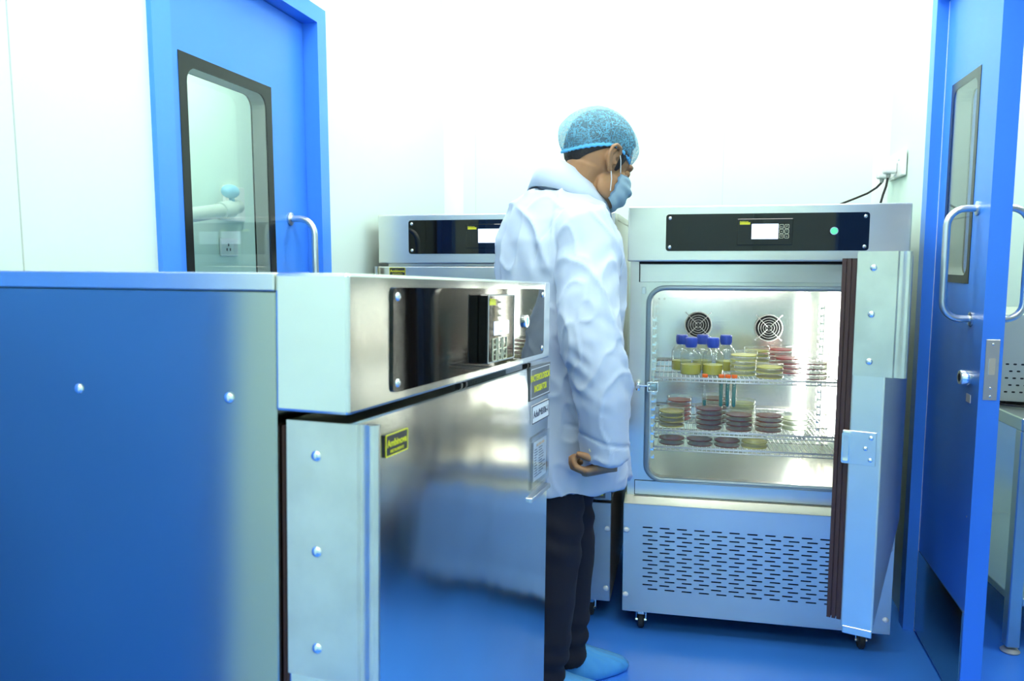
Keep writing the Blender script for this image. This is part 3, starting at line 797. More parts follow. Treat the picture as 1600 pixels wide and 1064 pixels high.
# bottles
def make_bottle():
    t = thing('media_bottle', 'x', 'bottle', (0, 0, 0), RZ, 'blue capped media bottles')
    k = 1.0
    body = [(0, 0), (.031, 0), (.0345, .003), (.0345, .062), (.033, .070), (.025, .082), (.0165, .090), (.0150, .096), (.0150, .104)]
    bm = bmesh.new(); lathe(bm, body, 28); 
    obj('glass_body', bm, BOTTLE, t, smooth='full')
    bm = bmesh.new(); lathe(bm, [(0, .002), (.0325, .003), (.0330, .005), (.0330, .034), (0, .034)], 28); obj('culture_medium', bm, MEDIUM, t, smooth=True)
    bm = bmesh.new()
    lathe(bm, [(0, .094), (.0185, .094), (.0192, .096), (.0192, .122), (.0178, .124), (0, .124)], 28)
    for i in range(28):
        a = 2 * pi * i / 28; tube(bm, [(.0192 * cos(a), .0192 * sin(a), .098), (.0192 * cos(a), .0192 * sin(a), .120)], .0008, 4)
    obj('screw_cap', bm, CAPBLUE, t, smooth=True)
    bm = bmesh.new(); tube(bm, [(.0168 * cos(2 * pi * i / 24), .0168 * sin(2 * pi * i / 24), .0925) for i in range(24)], .0018, 6, closed=True); obj('pouring_ring', bm, CAPBLUE, t)
    return t
b0_ = make_bottle()
spots = [(.176, .285, 'media bottle with blue cap, leftmost, in the back row on the top shelf'), (.205, .190, 'media bottle with blue cap, left one of the two in front on the top shelf'),
         (.246, .300, 'media bottle with blue cap, behind the two front bottles'), (.277, .195, 'media bottle with blue cap, right one of the two in front on the top shelf'),
         (.325, .300, 'media bottle with blue cap, rightmost, in the back row beside the yellow dishes')]
for i, (x, y, l) in enumerate(spots):
    o = b0_ if i == 0 else copy_tree(b0_)
    o.location = at(x, y, Z1); o['label'] = l
# petri dishes
def make_dish(agar):
    t = thing('petri_dish', 'x', 'petri dish', (0, 0, 0), RZ)
    bm = bmesh.new(); lathe(bm, [(0, .0004), (.0415, .0004), (.0422, .001), (.0422, .012)], 32); bm.faces.ensure_lookup_table()
    bmesh.ops.delete(bm, geom=[f for f in bm.faces if len(f.verts) == 32 and f.calc_center_median().z > .01], context='FACES_ONLY'); obj('dish_base', bm, PETRI, t, smooth='full')
    bm = bmesh.new(); lathe(bm, [(.0442, .0055), (.0442, .0148), (.0436, .0155), (0, .0155)], 32)
    bmesh.ops.delete(bm, geom=[f for f in bm.faces if len(f.verts) == 32 and f.calc_center_median().z < .006], context='FACES_ONLY')
    obj('dish_lid', bm, PETRI, t, smooth='full')
    bm = bmesh.new(); lathe(bm, [(0, .0008), (.0416, .0008), (.0416, .0036), (0, .0036)], 32); obj('agar_gel', bm, AG[agar], t, smooth=True)
    return t
PROTO = {}
ORD = ['lowest', 'second', 'third', 'fourth', 'fifth', 'sixth']
def stack(x, y, z, cols, desc, flip=False):
    n = len(cols)
    for i, c in enumerate(cols):
        if c not in PROTO: PROTO[c] = make_dish(c); o = PROTO[c]
        else: o = copy_tree(PROTO[c])
        o.location = at(x + random.uniform(-.0012, .0012), y + random.uniform(-.0012, .0012), z + i * .0160)
        w_ = 'topmost' if i == n - 1 and n > 1 else (ORD[i] if n > 2 or i == 0 else ORD[i])
        o['label'] = ('%s petri dish, %s agar, in %s' % (w_, c, desc)) if n > 1 else 'petri dish, %s agar, %s' % (c, desc)
        o['group'] = desc
PYE, RED, DRD, PGR, BRN, GOL = 'pale yellow', 'red', 'dark red', 'pale green', 'brown red', 'golden'
stack(.378, .215, Z1, [PYE] * 5, 'the stack beside the bottles, top shelf')
stack(.432, .345, Z1, [PYE] * 5, 'the rear stack behind the yellow one, top shelf')
stack(.455, .165, Z1, [GOL, PYE, PYE], 'the short front stack, top shelf')
stack(.520, .405, Z1, [RED] * 5, 'the rearmost red stack, top shelf')
stack(.530, .290, Z1, [RED] * 4, 'the middle red stack, top shelf')
stack(.590, .170, Z1, [DRD] * 4, 'the front red stack at right, top shelf')
stack(.146, .185, Z2, [GOL] * 4, 'the golden stack at left, middle shelf')
stack(.172, .310, Z2, [RED] * 5, 'the red stack behind the golden one, middle shelf')
stack(.268, .168, Z2, [DRD] * 5, 'the dark stack left of centre, middle shelf')
stack(.290, .275, Z2, [DRD] * 6, 'the tall rear stack, middle shelf')
stack(.364, .165, Z2, [DRD] * 4, 'the dark stack right of centre, middle shelf')
stack(.385, .290, Z2, [PGR] * 5, 'the pale rear stack, middle shelf')
stack(.459, .170, Z2, [DRD, BRN, DRD, DRD], 'the dark stack farthest right, middle shelf')
stack(.548, .215, Z2, [PGR] * 3, 'the pale stack at right, middle shelf')
stack(.148, .165, Z3, [DRD, BRN], 'the leftmost pair, lowest shelf')
stack(.240, .165, Z3, [DRD, DRD], 'the second pair from left, lowest shelf')
stack(.328, .165, Z3, [DRD, BRN], 'the third pair from left, lowest shelf')
stack(.415, .165, Z3, [PYE, PYE], 'the yellow pair, lowest shelf')
# test tubes hanging through the top shelf
def tube_thing(x, y, fill, label):
    t = thing('test_tube', label, 'test tube', at(x, y, Z1), RZ, 'orange capped test tubes')
    bm = bmesh.new(); lathe(bm, [(0, -.098), (.004, -.0965), (.0066, -.092), (.0070, -.085), (.0070, .004)], 16); obj('glass_tube', bm, BOTTLE, t, smooth='full')
    bm = bmesh.new(); lathe(bm, [(0, -.0965), (.0035, -.095), (.0055, -.091), (.0058, -.084), (.0058, -.098 + fill), (0, -.098 + fill)], 16); obj('teal_liquid', bm, TEAL, t, smooth=True)
    bm = bmesh.new(); lathe(bm, [(0, 0), (.0088, 0), (.0092, .001), (.0092, .009), (.0085, .010), (0, .010)], 18); obj('tube_cap', bm, ORANGE, t, smooth=True)
yT = .128
tube_thing(.250, yT, .022, 'orange-capped test tube, set apart on the left, only a little teal liquid')
tube_thing(.302, yT, .085, 'orange-capped test tube full of teal, left of the three together')
tube_thing(.3225, yT, .085, 'orange-capped test tube full of teal, middle of the three together')
tube_thing(.343, yT, .085, 'orange-capped test tube full of teal, right of the three together')

# ------------------------------------------------------------------ bench and equipment beyond the doorway
bt = thing('steel_bench', 'stainless steel bench with a lower shelf beyond the right doorway', 'bench', (1.535, 2.262, 0), (0, 0, radians(-10)))
obj('bench_top', B(0, .62, 0, .95, .705, .745, .003, 1), BENCH, bt)
obj('bench_shelf', B(.02, .60, .02, .93, .150, .175, .002, 1), BENCH, bt)
for x in (.002, .580):
    for y in (.004, .91):
        l = obj('leg', B(x, x + .038, y, y + .038, .02, .705, .003, 1), BENCH, bt)
        bm = bmesh.new(); lathe(bm, [(0, 0), (.026, 0), (.028, .004), (.020, .012), (.010, .014), (.010, .022), (0, .022)], 20, (x + .019, y + .019, 0)); obj('foot', bm, GREYRIM, l, smooth=True)
obj('back_sheet', B(.03, .59, .90, .908, .175, .70), BENCH, bt)
eq = thing('oven', 'cream metal oven with rows of vent slots standing on the steel bench', 'oven', (1.60, 2.50, .7465), (0, 0, radians(-10)))
hl = []
for r in range(5):
    for c in range(12): hl.append(rrect(.024 + c * .022 + (.011 if r % 2 else 0), .035 + c * .022 + (.011 if r % 2 else 0), .038 + r * .023, .0435 + r * .023, .0026, 2))
bm = bmesh.new(); prism(bm, [(0, .01), (.42, .01), (.42, .295), (0, .295)], 0, .002, hl); obj('vent_panel', bm, EQUIP, eq)
obj('casing', B(0, .42, .0021, .50, .01, .295, .004, 2), EQUIP, eq)
obj('vent_backing', B(.01, .40, .0015, .004, .02, .17), DARK, eq)
for x in (.02, .38):
    for y in (.03, .44): obj('foot', B(x, x + .02, y, y + .02, -.001, .011), RUBBER, eq)
eq.rotation_euler = (0, 0, radians(-18))
tag(obj('cable', tube(bmesh.new(), [(1.57, 2.60, .7485), (1.585, 2.50, .750), (1.62, 2.44, .7505), (1.66, 2.41, .7505), (1.75, 2.40, .7505)], .0032, 8), CABLE, smooth=True), 'black cable lying on the bench in front of the cream oven', 'cable')
tag(obj('tray', B(1.64, 1.80, 2.275, 2.385, .7462, .762, .003, 1), BLACKP), 'dark flat tray at the near edge of the steel bench', 'tray')

# ------------------------------------------------------------------ the person
def remeshed(name, bm, m, parent, voxel, smooth_it=4, origin=Vector((0, 0, 0)), post=None, fac=.5):
    me = bpy.data.meshes.new('tmp'); bmesh.ops.recalc_face_normals(bm, faces=bm.faces); bm.to_mesh(me); bm.free()
    o = bpy.data.objects.new('tmp', me); COL.objects.link(o)
    r = o.modifiers.new('r', 'REMESH'); r.mode = 'VOXEL'; r.voxel_size = voxel
    if smooth_it:
        sm = o.modifiers.new('s', 'SMOOTH'); sm.iterations = smooth_it; sm.factor = fac
    dg = bpy.context.evaluated_depsgraph_get()
    me2 = bpy.data.meshes.new_from_object(o.evaluated_get(dg)); me2.name = name
    bpy.data.objects.remove(o); bpy.data.meshes.remove(me)
    me2.materials.clear(); me2.materials.append(m)
    if post:
        ns = [v.normal.copy() for v in me2.vertices]
        for v, n_ in zip(me2.vertices, ns): v.co = post(v.co, n_)
    for v in me2.vertices: v.co -= origin
    for p in me2.polygons: p.use_smooth = True
    o = bpy.data.objects.new(name, me2); COL.objects.link(o); o.parent = parent
    return o

P0 = Vector((.13, 2.12, 0))
per = thing('person', 'person in white lab coat, blue bouffant cap and mask looking down at the open incubator', 'person', P0)
X, Y, Z = Vector((1, 0, 0)), Vector((0, 1, 0)), Vector((0, 0, 1))
ya = radians(28)
bf = Vector((cos(ya), sin(ya), 0)); bs_ = Vector((sin(ya), -cos(ya), 0))      # body forward, body right
# head axes
hy, hp_ = radians(28), radians(22)
hf = Vector((cos(hy) * cos(hp_), sin(hy) * cos(hp_), -sin(hp_))); hu = Vector((cos(hy) * sin(hp_), sin(hy) * sin(hp_), cos(hp_))); hs = hf.cross(hu).normalized()
HC = Vector((.238, 2.12, 1.491))
def hd(a, b, c): return HC + hf * a + hs * b + hu * c

def loft(bm, rows, n=32, cap=True):
    """rows: (center, axis u, radius u, axis v, radius v, exponent)"""
    rings = []
    for c, u, ru, v, rv, e in rows:
        ring = []
        for k in range(n):
            t = 2 * pi * k / n; cc, ss = cos(t), sin(t)
            cc = math.copysign(abs(cc) ** e, cc); ss = math.copysign(abs(ss) ** e, ss)
            ring.append(bm.verts.new(c + u * ru * cc + v * rv * ss))
        rings.append(ring)
    for i in range(len(rings) - 1):
        for k in range(n): bm.faces.new((rings[i][k], rings[i][(k + 1) % n], rings[i + 1][(k + 1) % n], rings[i + 1][k]))
    if cap: bm.faces.new(rings[0][::-1]); bm.faces.new(rings[-1])
    return bm

# --- joints
SHR = Vector((.188, 1.945, 1.300)); ELR = Vector((.212, 1.865, .985)); WRR = Vector((.230, 1.885, .745))
SHL = Vector((.085, 2.285, 1.300)); ELL = Vector((.150, 2.33, 1.00)); WRL = Vector((.265, 2.28, .76))
HIPR = Vector((.112, 2.06, .80)); HIPL = Vector((.140, 2.18, .80))
KNR = Vector((.105, 2.00, .46)); KNL = Vector((.165, 2.19, .46))
ANR = Vector((.075, 1.99, .075)); ANL = Vector((.150, 2.135, .085))

# --- body: one continuous surface, head to feet
bm = bmesh.new()
ellipsoid(bm, hd(-.010, 0, .022), (hf, hs, hu), (.098, .077, .098))
ellipsoid(bm, hd(.030, 0, -.045), (hf, hs, hu), (.066, .058, .078))
ellipsoid(bm, hd(.052, 0, -.098), (hf, hs, hu), (.034, .036, .024))            # chin
ellipsoid(bm, hd(.072, 0, .006), (hf, hs, hu), (.022, .055, .014))             # brow
for s in (-1, 1):
    ellipsoid(bm, hd(.062, s * .040, -.038), (hf, hs, hu), (.024, .022, .018))   # cheekbone
    ellipsoid(bm, hd(.026, s * .050, -.070), (hf, hs, hu), (.040, .016, .034))   # jaw
tube(bm, [hd(.088, 0, -.008), hd(.097, 0, -.028), hd(.104, 0, -.044), hd(.095, 0, -.052)], [.008, .009, .011, .009], 10)   # nose
for z_, r_ in ((-.074, .009), (-.083, .010)): tube(bm, [hd(.078, -.022, z_), hd(.092, 0, z_), hd(.078, .022, z_)], [.005, r_, .005], 8)  # lips
NB = Vector((.125, 2.13, 1.335))
loft(bm, [(NB - Z * .03, bf, .085, bs_, .10, 1), (NB + Z * .03 + bf * .01, bf, .066, bs_, .068, 1), (HC * .45 + NB * .55 + hf * -.005, bf, .060, bs_, .058, 1), (hd(-.025, 0, -.045), hf, .062, hs, .056, 1), (hd(-.02, 0, 0), hf, .06, hs, .055, 1)])
T0 = Vector((.125, 2.12, 0))
loft(bm, [(T0 + Z * 1.345, bf, .06, bs_, .08, 1), (T0 + Z * 1.30, bf, .09, bs_, .165, .9), (T0 + Z * 1.20, bf, .105, bs_, .15, .9), (T0 + Z * 1.05, bf, .10, bs_, .125, .9), (T0 + Z * .92, bf, .09, bs_, .115, .9), (T0 + Z * .80, bf, .09, bs_, .12, .9), (T0 + Z * .74, bf, .07, bs_, .11, 1)])
for S_, E_, W_ in ((SHR, ELR, WRR), (SHL, ELL, WRL)):
    tube(bm, [S_, S_ * .5 + E_ * .5, E_, E_ * .6 + W_ * .4, W_], [.048, .043, .036, .034, .025], 14)
for h_, k_, a_ in ((HIPR, KNR, ANR), (HIPL, KNL, ANL)):
    tube(bm, [h_, h_ * .5 + k_ * .5, k_, k_ * .6 + a_ * .4, a_], [.066, .060, .048, .046, .036], 14)
    fd = (Vector((cos(radians(14)), sin(radians(14)), 0)) if a_ is ANL else Vector((cos(radians(10)), sin(radians(10)), 0)))
    tube(bm, [a_ - fd * .04 - Z * .03, a_ + fd * .05 - Z * .035, a_ + fd * .13 - Z * .048, a_ + fd * .155 - Z * .054], [(.030, .030), (.033, .030), (.034, .020), (.022, .014)], 14)
# hands: palm, four fingers of unequal length curled, thumb from the side of the palm
def hand(bm, wr, d, n_, side, curl):
    """d: direction wrist->knuckles, n_: palm normal (fingers curl towards it), side: towards the thumb"""
    d = d.normalized(); n_ = (n_ - d * n_.dot(d)).normalized(); side = (side - d * side.dot(d) - n_ * side.dot(n_)).normalized()
    loft(bm, [(wr, side, .024, n_, .019, 1), (wr + d * .025, side, .030, n_, .016, .85), (wr + d * .055, side, .038, n_, .0145, .8), (wr + d * .080, side, .039, n_, .0125, .8), (wr + d * .088, side, .034, n_, .008, .9)], 18)
    for k, (off, ln_, r) in enumerate(((.029, .068, .0085), (.010, .076, .0088), (-.010, .070, .0084), (-.029, .055, .0075))):
        p = wr + d * (.080 - .004 * abs(k - 1.2)) + side * off; pts = [p - d * .02]; a = curl[k] * .45; rr = [r]
        pts.append(p); rr.append(r)
        for seg, f_ in ((.45, 1.0), (.30, 1.3), (.25, .8)):
            q = pts[-1] + (d * cos(a) + n_ * sin(a)) * ln_ * seg * .5; pts.append(q); rr.append(r * .98)
            q = q + (d * cos(a + .15) + n_ * sin(a + .15)) * ln_ * seg * .5; pts.append(q); rr.append(r * (.97 if seg > .26 else .78))
            a += curl[k] * f_
        tube(bm, pts, rr, 10)
    b = wr + d * .020 + side * .022 + n_ * .004
    t1 = b + (d * .7 + side * .62 + n_ * .35).normalized() * .038; t2 = t1 + (d * .85 + side * .12 + n_ * .5).normalized() * .030; t3 = t2 + (d * .8 - side * .25 + n_ * .55).normalized() * .024
    tube(bm, [b - d * .01, b, t1, t2, t3], [.013, .0135, .0105, .0098, .0072], 10)
HW = Vector((.262, 1.890, .706))
tube(bm, [WRR, HW * .5 + WRR * .5 + Vector((.004, 0, 0)), HW], [.025, .0245, .023], 12)
hand(bm, HW, Vector((-.93, -.05, -.22)), Vector((-.12, .35, .9)), Vector((-.2, -.9, .35)), (1.0, 1.1, 1.15, 1.2))
hand(bm, WRL, Vector((.35, .15, -.9)), Vector((.2, -.9, -.2)), Vector((.9, .2, .3)), (.3, .35, .4, .45))
def ear_part(bm, s):
    # rim, antihelix, lobe
    c = (-.007, s * .076, -.012)
    def e(a, o, u): return hd(c[0] + a * 1.25, c[1] + s * (o * 1.25 + .001), c[2] + u * 1.0)
    rim = [e(.010, -.004, .010), e(.012, .003, .024), e(.004, .009, .033), e(-.010, .013, .034), e(-.019, .015, .024), e(-.021, .014, .006), e(-.016, .011, -.012), e(-.008, .007, -.024), e(.002, .002, -.031)]
    tube(bm, rim, [.0045, .0052, .0054, .0054, .0054, .0052, .0050, .0054, .0058], 8)
    tube(bm, [e(-.003, .004, .022), e(-.011, .008, .014), e(-.011, .008, -.002), e(-.004, .004, -.016)], [.004, .0045, .0045, .004], 8)
    ellipsoid(bm, e(-.005, .001, .002), (hf, hs, hu), (.016, .0045, .028), 12, 8)
    ellipsoid(bm, e(.000, .001, -.027), (hf, hs, hu), (.008, .005, .009), 12, 8)
    ellipsoid(bm, e(.009, .001, -.006), (hf, hs, hu), (.004, .004, .007), 10, 6)
for s in (-1, 1): ear_part(bm, s)
body = remeshed('body', bm, SKIN, per, .0032, 2, P0)
# hair below the cap: nape, sideburn, plus the crown the cap covers
def head_r(th, ph):   # simple head ellipsoid surface in head coordinates; th azimuth from the front, ph elevation
    return Vector((-.010 + .0995 * cos(ph) * cos(th), .0785 * cos(ph) * sin(th), .022 + .0995 * sin(ph)))
bm = bmesh.new(); rows = []
nA, nE = 60, 22
for i in range(nE + 1):
    row = []
    for k in range(nA):
        th = 2 * pi * k / nA; az = abs(((th + pi) % (2 * pi)) - pi)
        # lower limit of the hair: forehead high, nape low, sideburn in front of the ear
        if az < .75: lo = .42
        elif az < 1.05: lo = .42 - (az - .75) / .3 * .55
        elif az < 1.32: lo = -.55
        elif az < 1.75: lo = -.10
        else: lo = -.10 - min(1, (az - 1.75) / .9) * .60
        ph = lo + (pi / 2 - lo) * i / nE
        v = head_r(th, ph); f_ = (1.035 + .055 * min(1, max(0, (ph - .1) / .5))) if i > 0 else .99
        g = Vector((-.010, 0, .022)); v = g + (v - g) * f_ * (1 + .012 * noise.noise(v * 60))
        row.append(bm.verts.new(hd(*v) - P0))
    rows.append(row)
for i in range(nE):
    for k in range(nA): bm.faces.new((rows[i][k], rows[i][(k + 1) % nA], rows[i + 1][(k + 1) % nA], rows[i + 1][k]))
bmesh.ops.remove_doubles(bm, verts=bm.verts, dist=1e-5)
obj('hair', bm, HAIR, per, smooth='full')
# eyes and brows
for s in (-1, 1):
    bm = bmesh.new(); ellipsoid(bm, hd(.073, s * .031, -.014) - P0, (hf, hs, hu), (.0125, .0125, .0125), 16, 10); ey = obj('eye', bm, EYEW, per, smooth='full')
    bm = bmesh.new(); ellipsoid(bm, hd(.0815, s * .0315, -.0155) - P0, (hf, hs, hu), (.0045, .0062, .0062), 14, 8); obj('iris', bm, EYED, ey, smooth='full')
    bm = bmesh.new(); ellipsoid(bm, hd(.0735, s * .031, -.0115) - P0, (hf, hs, hu), (.0138, .0142, .0115), 16, 10); obj('eyelid', bm, SKIN, ey, smooth='full')
    bm = bmesh.new(); tube(bm, [hd(.086, s * .016, .008) - P0, hd(.088, s * .030, .013) - P0, hd(.076, s * .048, .008) - P0], [(.0025, .0045), (.003, .005), (.002, .003)], 8); obj('eyebrow', bm, HAIR, per, smooth='full')
# bouffant cap
def cap_pt(th, t):
    # t 0 at elastic edge .. 1 crown
    ph0 = -.03 - .47 * max(0, -cos(th)) ** 1.3 - .13 * max(0, cos(th))
    az = abs(((th + pi) % (2 * pi)) - pi)
    ph = ph0 + (pi / 2 - ph0) * t
    puff = .975 + .17 * sin(min(1, t * 3.2) * pi / 2) - .07
    back = .5 - .5 * cos(th)
    puff += back * .11 * max(0, 1 - abs(t - .30) / .38) + .03 + .05 * max(0, cos(th)) * max(0, 1 - abs(t - .25) / .3)
    puff -= (1 - back) * .055
    gather = 1 + .018 * sin(th * 46) * max(0, 1 - t * 3.5) + .012 * noise.noise(Vector((cos(th) * 3, sin(th) * 3, t * 3.5))) + .010 * noise.noise(Vector((cos(th) * 9, sin(th) * 9, t * 7)))
    v = Vector((-.012 + .106 * cos(ph) * cos(th), .084 * cos(ph) * sin(th), .022 + .104 * sin(ph)))
    g = Vector((-.012, 0, .022)); return g + (v - g) * puff * gather
bm = bmesh.new(); rows = []
nA, nE = 184, 36
for i in range(nE + 1):
    rows.append([bm.verts.new(hd(*cap_pt(2 * pi * k / nA, i / nE)) - P0) for k in range(nA)])
for i in range(nE):
    for k in range(nA): bm.faces.new((rows[i][k], rows[i][(k + 1) % nA], rows[i + 1][(k + 1) % nA], rows[i + 1][k]))
bmesh.ops.remove_doubles(bm, verts=bm.verts, dist=1e-5)
cp_ = obj('bouffant_cap', bm, CAPM, per, smooth='full')
bm = bmesh.new(); tube(bm, [hd(*(Vector((-.012, 0, 0)) + (cap_pt(2 * pi * k / 120, .0) - Vector((-.012, 0, 0))) * 1.035 + Vector((0, 0, .004 + .0015 * sin(k * 2.1))))) - P0 for k in range(120)], [(.0034 + .0006 * sin(k * 1.7), .0062) for k in range(120)], 8, closed=True)
obj('elastic_band', bm, CAPBAND, cp_, smooth='full')
# face mask
prof = [(.101, -.020), (.116, -.036), (.123, -.052), (.117, -.070), (.108, -.092), (.094, -.112), (.074, -.126)]
bm = bmesh.new(); rows = []
for i in range(25):
    u = i / 24 * (len(prof) - 1); k = min(int(u), len(prof) - 2); f_ = u - k
    fx = prof[k][0] * (1 - f_) + prof[k + 1][0] * f_; uz = prof[k][1] * (1 - f_) + prof[k + 1][1] * f_
    row = []
    for j in range(33):
        a = (j / 32 - .5) * 2
        wd = .066 + .004 * sin(i / 24 * pi)
        edge = .036 - .010 * (i / 24)
        x = fx - (fx - edge) * (abs(a) ** 1.9)
        z = uz + (-.058 - uz) * .30 * abs(a) ** 2
        pleat = .0042 * sin(i / 24 * pi * 7) * (1 - .4 * abs(a)) + .003 * noise.noise(Vector((a * 3, i * .2, 0)))
        row.append(bm.verts.new(hd(x + pleat, wd * sin(a * pi / 2 * .95), z) - P0))
    rows.append(row)
for i in range(24):
    for j in range(32): bm.faces.new((rows[i][j], rows[i][j + 1], rows[i + 1][j + 1], rows[i + 1][j]))
r = bmesh.ops.solidify(bm, geom=bm.faces[:], thickness=.0016)
mk = obj('face_mask', bm, MASKM, per, smooth='full')
for s in (-1, 1):
    for a_, b_ in (((.036, s * .067, -.030), (-.002, s * .083, .020)), ((.024, s * .067, -.086), (-.006, s * .080, -.034))):
        m_ = [(a_[i] + b_[i]) / 2 for i in range(3)]; m_[1] += s * .004
        bm = bmesh.new(); tube(bm, [hd(*a_) - P0, hd(*m_) - P0, hd(*b_) - P0], .0013, 6); obj('ear_loop', bm, LOOP, mk)

# --- lab coat: torso with flared skirt and both sleeves in one cloth surface
def xc(x, z): return Vector((x, 2.12, z))
bm = bmesh.new()
loft(bm, [
    (xc(.130, .605), bf, .190, bs_, .190, .85), (xc(.130, .66), bf, .186, bs_, .188, .85), (xc(.132, .80), bf, .176, bs_, .178, .88),
    (xc(.132, .95), bf, .165, bs_, .166, .88), (xc(.134, 1.10), bf, .165, bs_, .170, .88), (xc(.130, 1.20), bf, .165, bs_, .185, .88),
    (xc(.126, 1.27), bf, .156, bs_, .190, .9), (xc(.122, 1.325), bf, .136, bs_, .176, .95), (xc(.122, 1.368), bf, .114, bs_, .142, 1), (xc(.126, 1.402), bf, .090, bs_, .098, 1)], 40)
def sleeve(bm, pts, rs): tube(bm, pts, rs, 22)
sleeve(bm, [SHR + Vector((-.035, .05, .015)), SHR + Vector((-.010, .015, -.005)), SHR + Vector((.004, 0, -.06)), Vector((.190, 1.895, 1.12)), Vector((.200, 1.872, 1.02)), ELR + Vector((.002, 0, -.02)), Vector((.222, 1.866, .88)), Vector((.228, 1.876, .80)), Vector((.234, 1.884, .722))],
       [.060, .074, .074, .074, .075, .073, .070, .064, .058])
sleeve(bm, [SHL + Vector((.02, -.05, .015)), SHL + Vector((0, 0, -.02)), SHL * .5 + ELL * .5, ELL, ELL * .5 + WRL * .5, WRL + Vector((0, 0, .02))], [.065, .078, .076, .072, .066, .056])
def folds(co, n_):
    x, y, z = co
    d = 0.
    # broad draping folds running down the skirt
    ang = atan2(y - 2.12, x - .13)
    sk = max(0, min(1, (1.05 - z) / .4))
    d += .007 * sk * sin(ang * 9 + 2.2 * noise.noise(Vector((x * 3, y * 3, z * 1.5))))
    # crumple
    q = Vector((x * 8 + z * 2.2, y * 8, z * 2.8))
    r_ = 1 - abs(noise.noise(q)) * 2.2
    d += .010 * max(0, r_) ** 4
    q2 = Vector((x * 14 + z * 7, y * 14, z * 8 - x * 9))
    r2 = 1 - abs(noise.noise(q2)) * 2.4
    d += .0045 * max(0, r2) ** 4
    d += .009 * noise.noise(Vector((x * 4.5, y * 4.5, z * 3.0)))
    # elbow creases on the near sleeve
    if y < 1.97 and x > .10:
        e_ = math.exp(-((z - .98) / .10) ** 2)
        d += .0030 * e_ * sin((z + .75 * (x - .2)) * 130 + 4 * noise.noise(Vector((x * 8, y * 8, z * 8)))) * (.5 + noise.noise(Vector((x * 12, y * 12, z * 12))))
        d += .0015 * math.exp(-((z - 1.20) / .07) ** 2) * sin((z - .9 * x) * 90)
    # creases across the upper back
    if x < .10 and z > 1.0:
        d += .002 * sin((z * .8 + x * 1.6) * 62 + 2.5 * noise.noise(Vector((x * 6, y * 6, z * 5)))) * max(0, min(1, (1.34 - z) / .1))
    # armhole seam and cuff seam
    if z > 1.10 and y < 2.10 and x > .05:
        q_ = (co - (SHR + Vector((-.028, .045, 0)))).dot(Vector((.45, -.84, -.30)))
        d -= .0045 * math.exp(-(q_ / .0045) ** 2)
    if y < 1.965 and x > .13 and z < .9: d -= .0035 * math.exp(-((z - .775 + .25 * (x - .23)) / .004) ** 2)
    v = co + n_ * d
    return v
coat = remeshed('lab_coat', bm, COATM, per, .0055, 5, P0, post=folds)
# coat details: collar, back seam, cuff seam, shoulder seam, cuff button
bm = bmesh.new(); rows = []
nk = 56
for i in range(nk + 1):
    t = i / nk * 2 * pi * .90 + pi + .10 * pi - pi      # leaves an opening at the throat
    a = pi + (i / nk - .5) * 2 * pi * .86
    c = Vector((.150, 2.128, 1.405)); fr = cos(a)         # fr=1 front
    base = c + bf * (.088 * cos(a) + .012) + bs_ * .086 * sin(a) + Z * (-.045 * fr - .012)
    top = c + bf * (.070 * cos(a) + .014) + bs_ * .068 * sin(a) + Z * (.030 - .055 * fr)
    out_ = (bf * cos(a) + bs_ * sin(a))
    fold = top + out_ * .010 + Z * .005
    low = base + out_ * (.026 + .006 * max(0, -fr)) + Z * (-.022)
    mid = (fold + low) / 2 + out_ * .006
    wob = .003 * noise.noise(Vector((cos(a) * 2, sin(a) * 2, 1)))
    rows.append([bm.verts.new(p + out_ * wob - P0) for p in (base - Z * .03, base, top, fold, mid, low)])
for i in range(nk):
    for j in range(5): bm.faces.new((rows[i][j], rows[i + 1][j], rows[i + 1][j + 1], rows[i][j + 1]))
bmesh.ops.recalc_face_normals(bm, faces=bm.faces); bmesh.ops.solidify(bm, geom=bm.faces[:], thickness=.0025)
obj('collar', bm, COATM, coat, smooth='full')
bm = bmesh.new(); lathe(bm, [(0, -.002), (.005, -.0015), (.0055, .001), (0, .001)], 14, axis='y')
bt_ = obj('cuff_button', bm, KEYW, coat); bt_.location = Vector((.194, 1.842, .755)) - P0; bt_.rotation_euler = (0, 0, radians(-30))

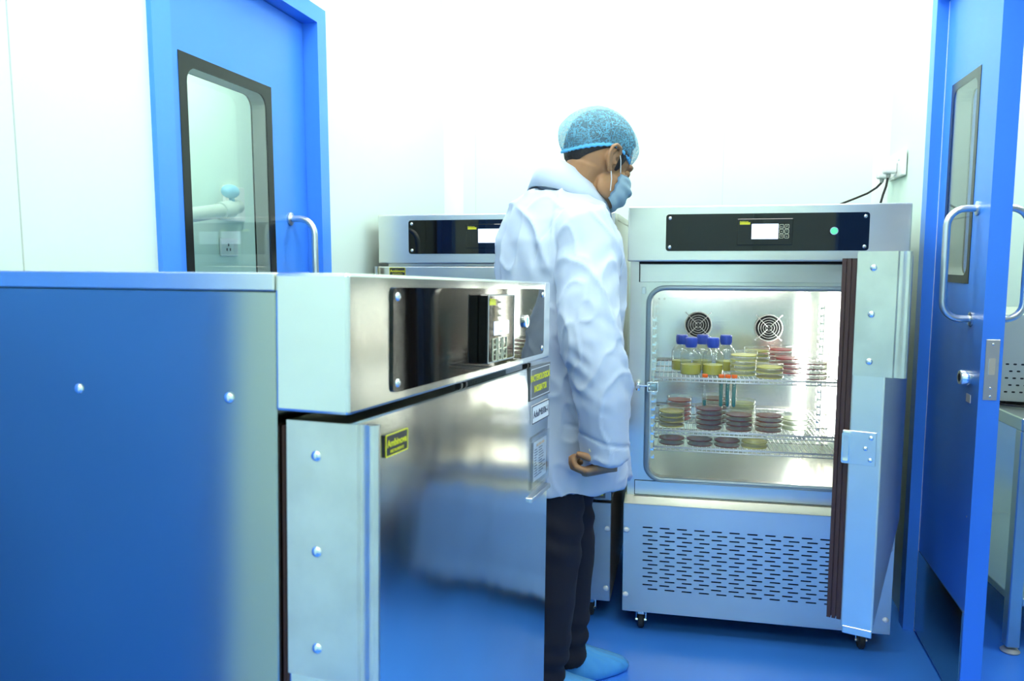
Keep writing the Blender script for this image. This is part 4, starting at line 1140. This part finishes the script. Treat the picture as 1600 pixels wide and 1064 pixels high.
# --- trousers
bm = bmesh.new()
loft(bm, [(xc(.125, .96), bf, .110, bs_, .125, .95), (xc(.125, .80), bf, .118, bs_, .140, .95), (xc(.125, .745), bf, .105, bs_, .135, .95)], 32)
for h_, k_, a_, e_ in ((HIPR, KNR, ANR, Vector((-.012, 0, -.035))), (HIPL, KNL, ANL, Vector((-.012, 0, -.03)))):
    tube(bm, [h_ + Z * .03, h_ * .7 + k_ * .3, h_ * .3 + k_ * .7, k_, k_ * .6 + a_ * .4, k_ * .25 + a_ * .75, a_ + e_], [.088, .088, .082, .078, .075, .073, .071], 22)
def tfold(co, n_):
    x, y, z = co
    d = .006 * max(0, 1 - abs(noise.noise(Vector((x * 7, y * 7, z * 5)))) * 2.4) ** 2 + .006 * noise.noise(Vector((x * 5, y * 5, z * 3)))
    d += .005 * math.exp(-((z - .12) / .08) ** 2) * sin(z * 110 + x * 30) + .004 * math.exp(-((z - .5) / .08) ** 2) * sin(z * 90 + x * 40)
    return co + n_ * d
obj_tr = remeshed('trousers', bm, TROUS, per, .0078, 4, P0, post=tfold)
# --- shoe covers
for a_, fd in ((ANL, Vector((cos(radians(14)), sin(radians(14)), 0))), (ANR, Vector((cos(radians(10)), sin(radians(10)), 0)))):
    sd = Vector((fd.y, -fd.x, 0)); b = Vector((a_.x, a_.y, 0))
    bm = bmesh.new(); n = 64; rows = []
    prof_ = []
    # rings from sole outline upward: (height, back, front, half width)
    for (z_, bk, ft, hw) in ((.0015, -.055, .185, .040), (.004, -.064, .200, .050), (.018, -.068, .205, .053), (.035, -.066, .190, .050), (.052, -.060, .155, .045), (.070, -.054, .110, .041), (.090, -.050, .070, .038), (.108, -.048, .052, .037), (.118, -.052, .056, .041)):
        row = []
        for k in range(n):
            t = 2 * pi * k / n; L_ = (ft - bk) / 2; cx = (ft + bk) / 2
            wr_ = 1 + (.035 if z_ > .01 else .0) * sin(t * 17 + z_ * 60 + 2 * noise.noise(Vector((cos(t) * 2, sin(t) * 2, z_ * 20)))) + .04 * noise.noise(Vector((cos(t) * 3, sin(t) * 3, z_ * 25 + a_.x * 9)))
            toe = 1 - .18 * max(0, cos(t)) ** 2
            p = b + fd * (cx + L_ * cos(t) * (1 + (wr_ - 1) * .5)) + sd * hw * math.copysign(abs(sin(t)) ** .8, sin(t)) * toe * wr_ + Z * z_
            row.append(bm.verts.new(p - P0))
        rows.append(row)
    for i in range(len(rows) - 1):
        for k in range(n): bm.faces.new((rows[i][k], rows[i][(k + 1) % n], rows[i + 1][(k + 1) % n], rows[i + 1][k]))
    bm.faces.new(rows[0][::-1]); bm.faces.new(rows[-1])
    bmesh.ops.subdivide_edges(bm, edges=[e for e in bm.edges], cuts=1, use_grid_fill=True, smooth=.6)
    obj('shoe_cover', bm, SHOEC, per, smooth='full')
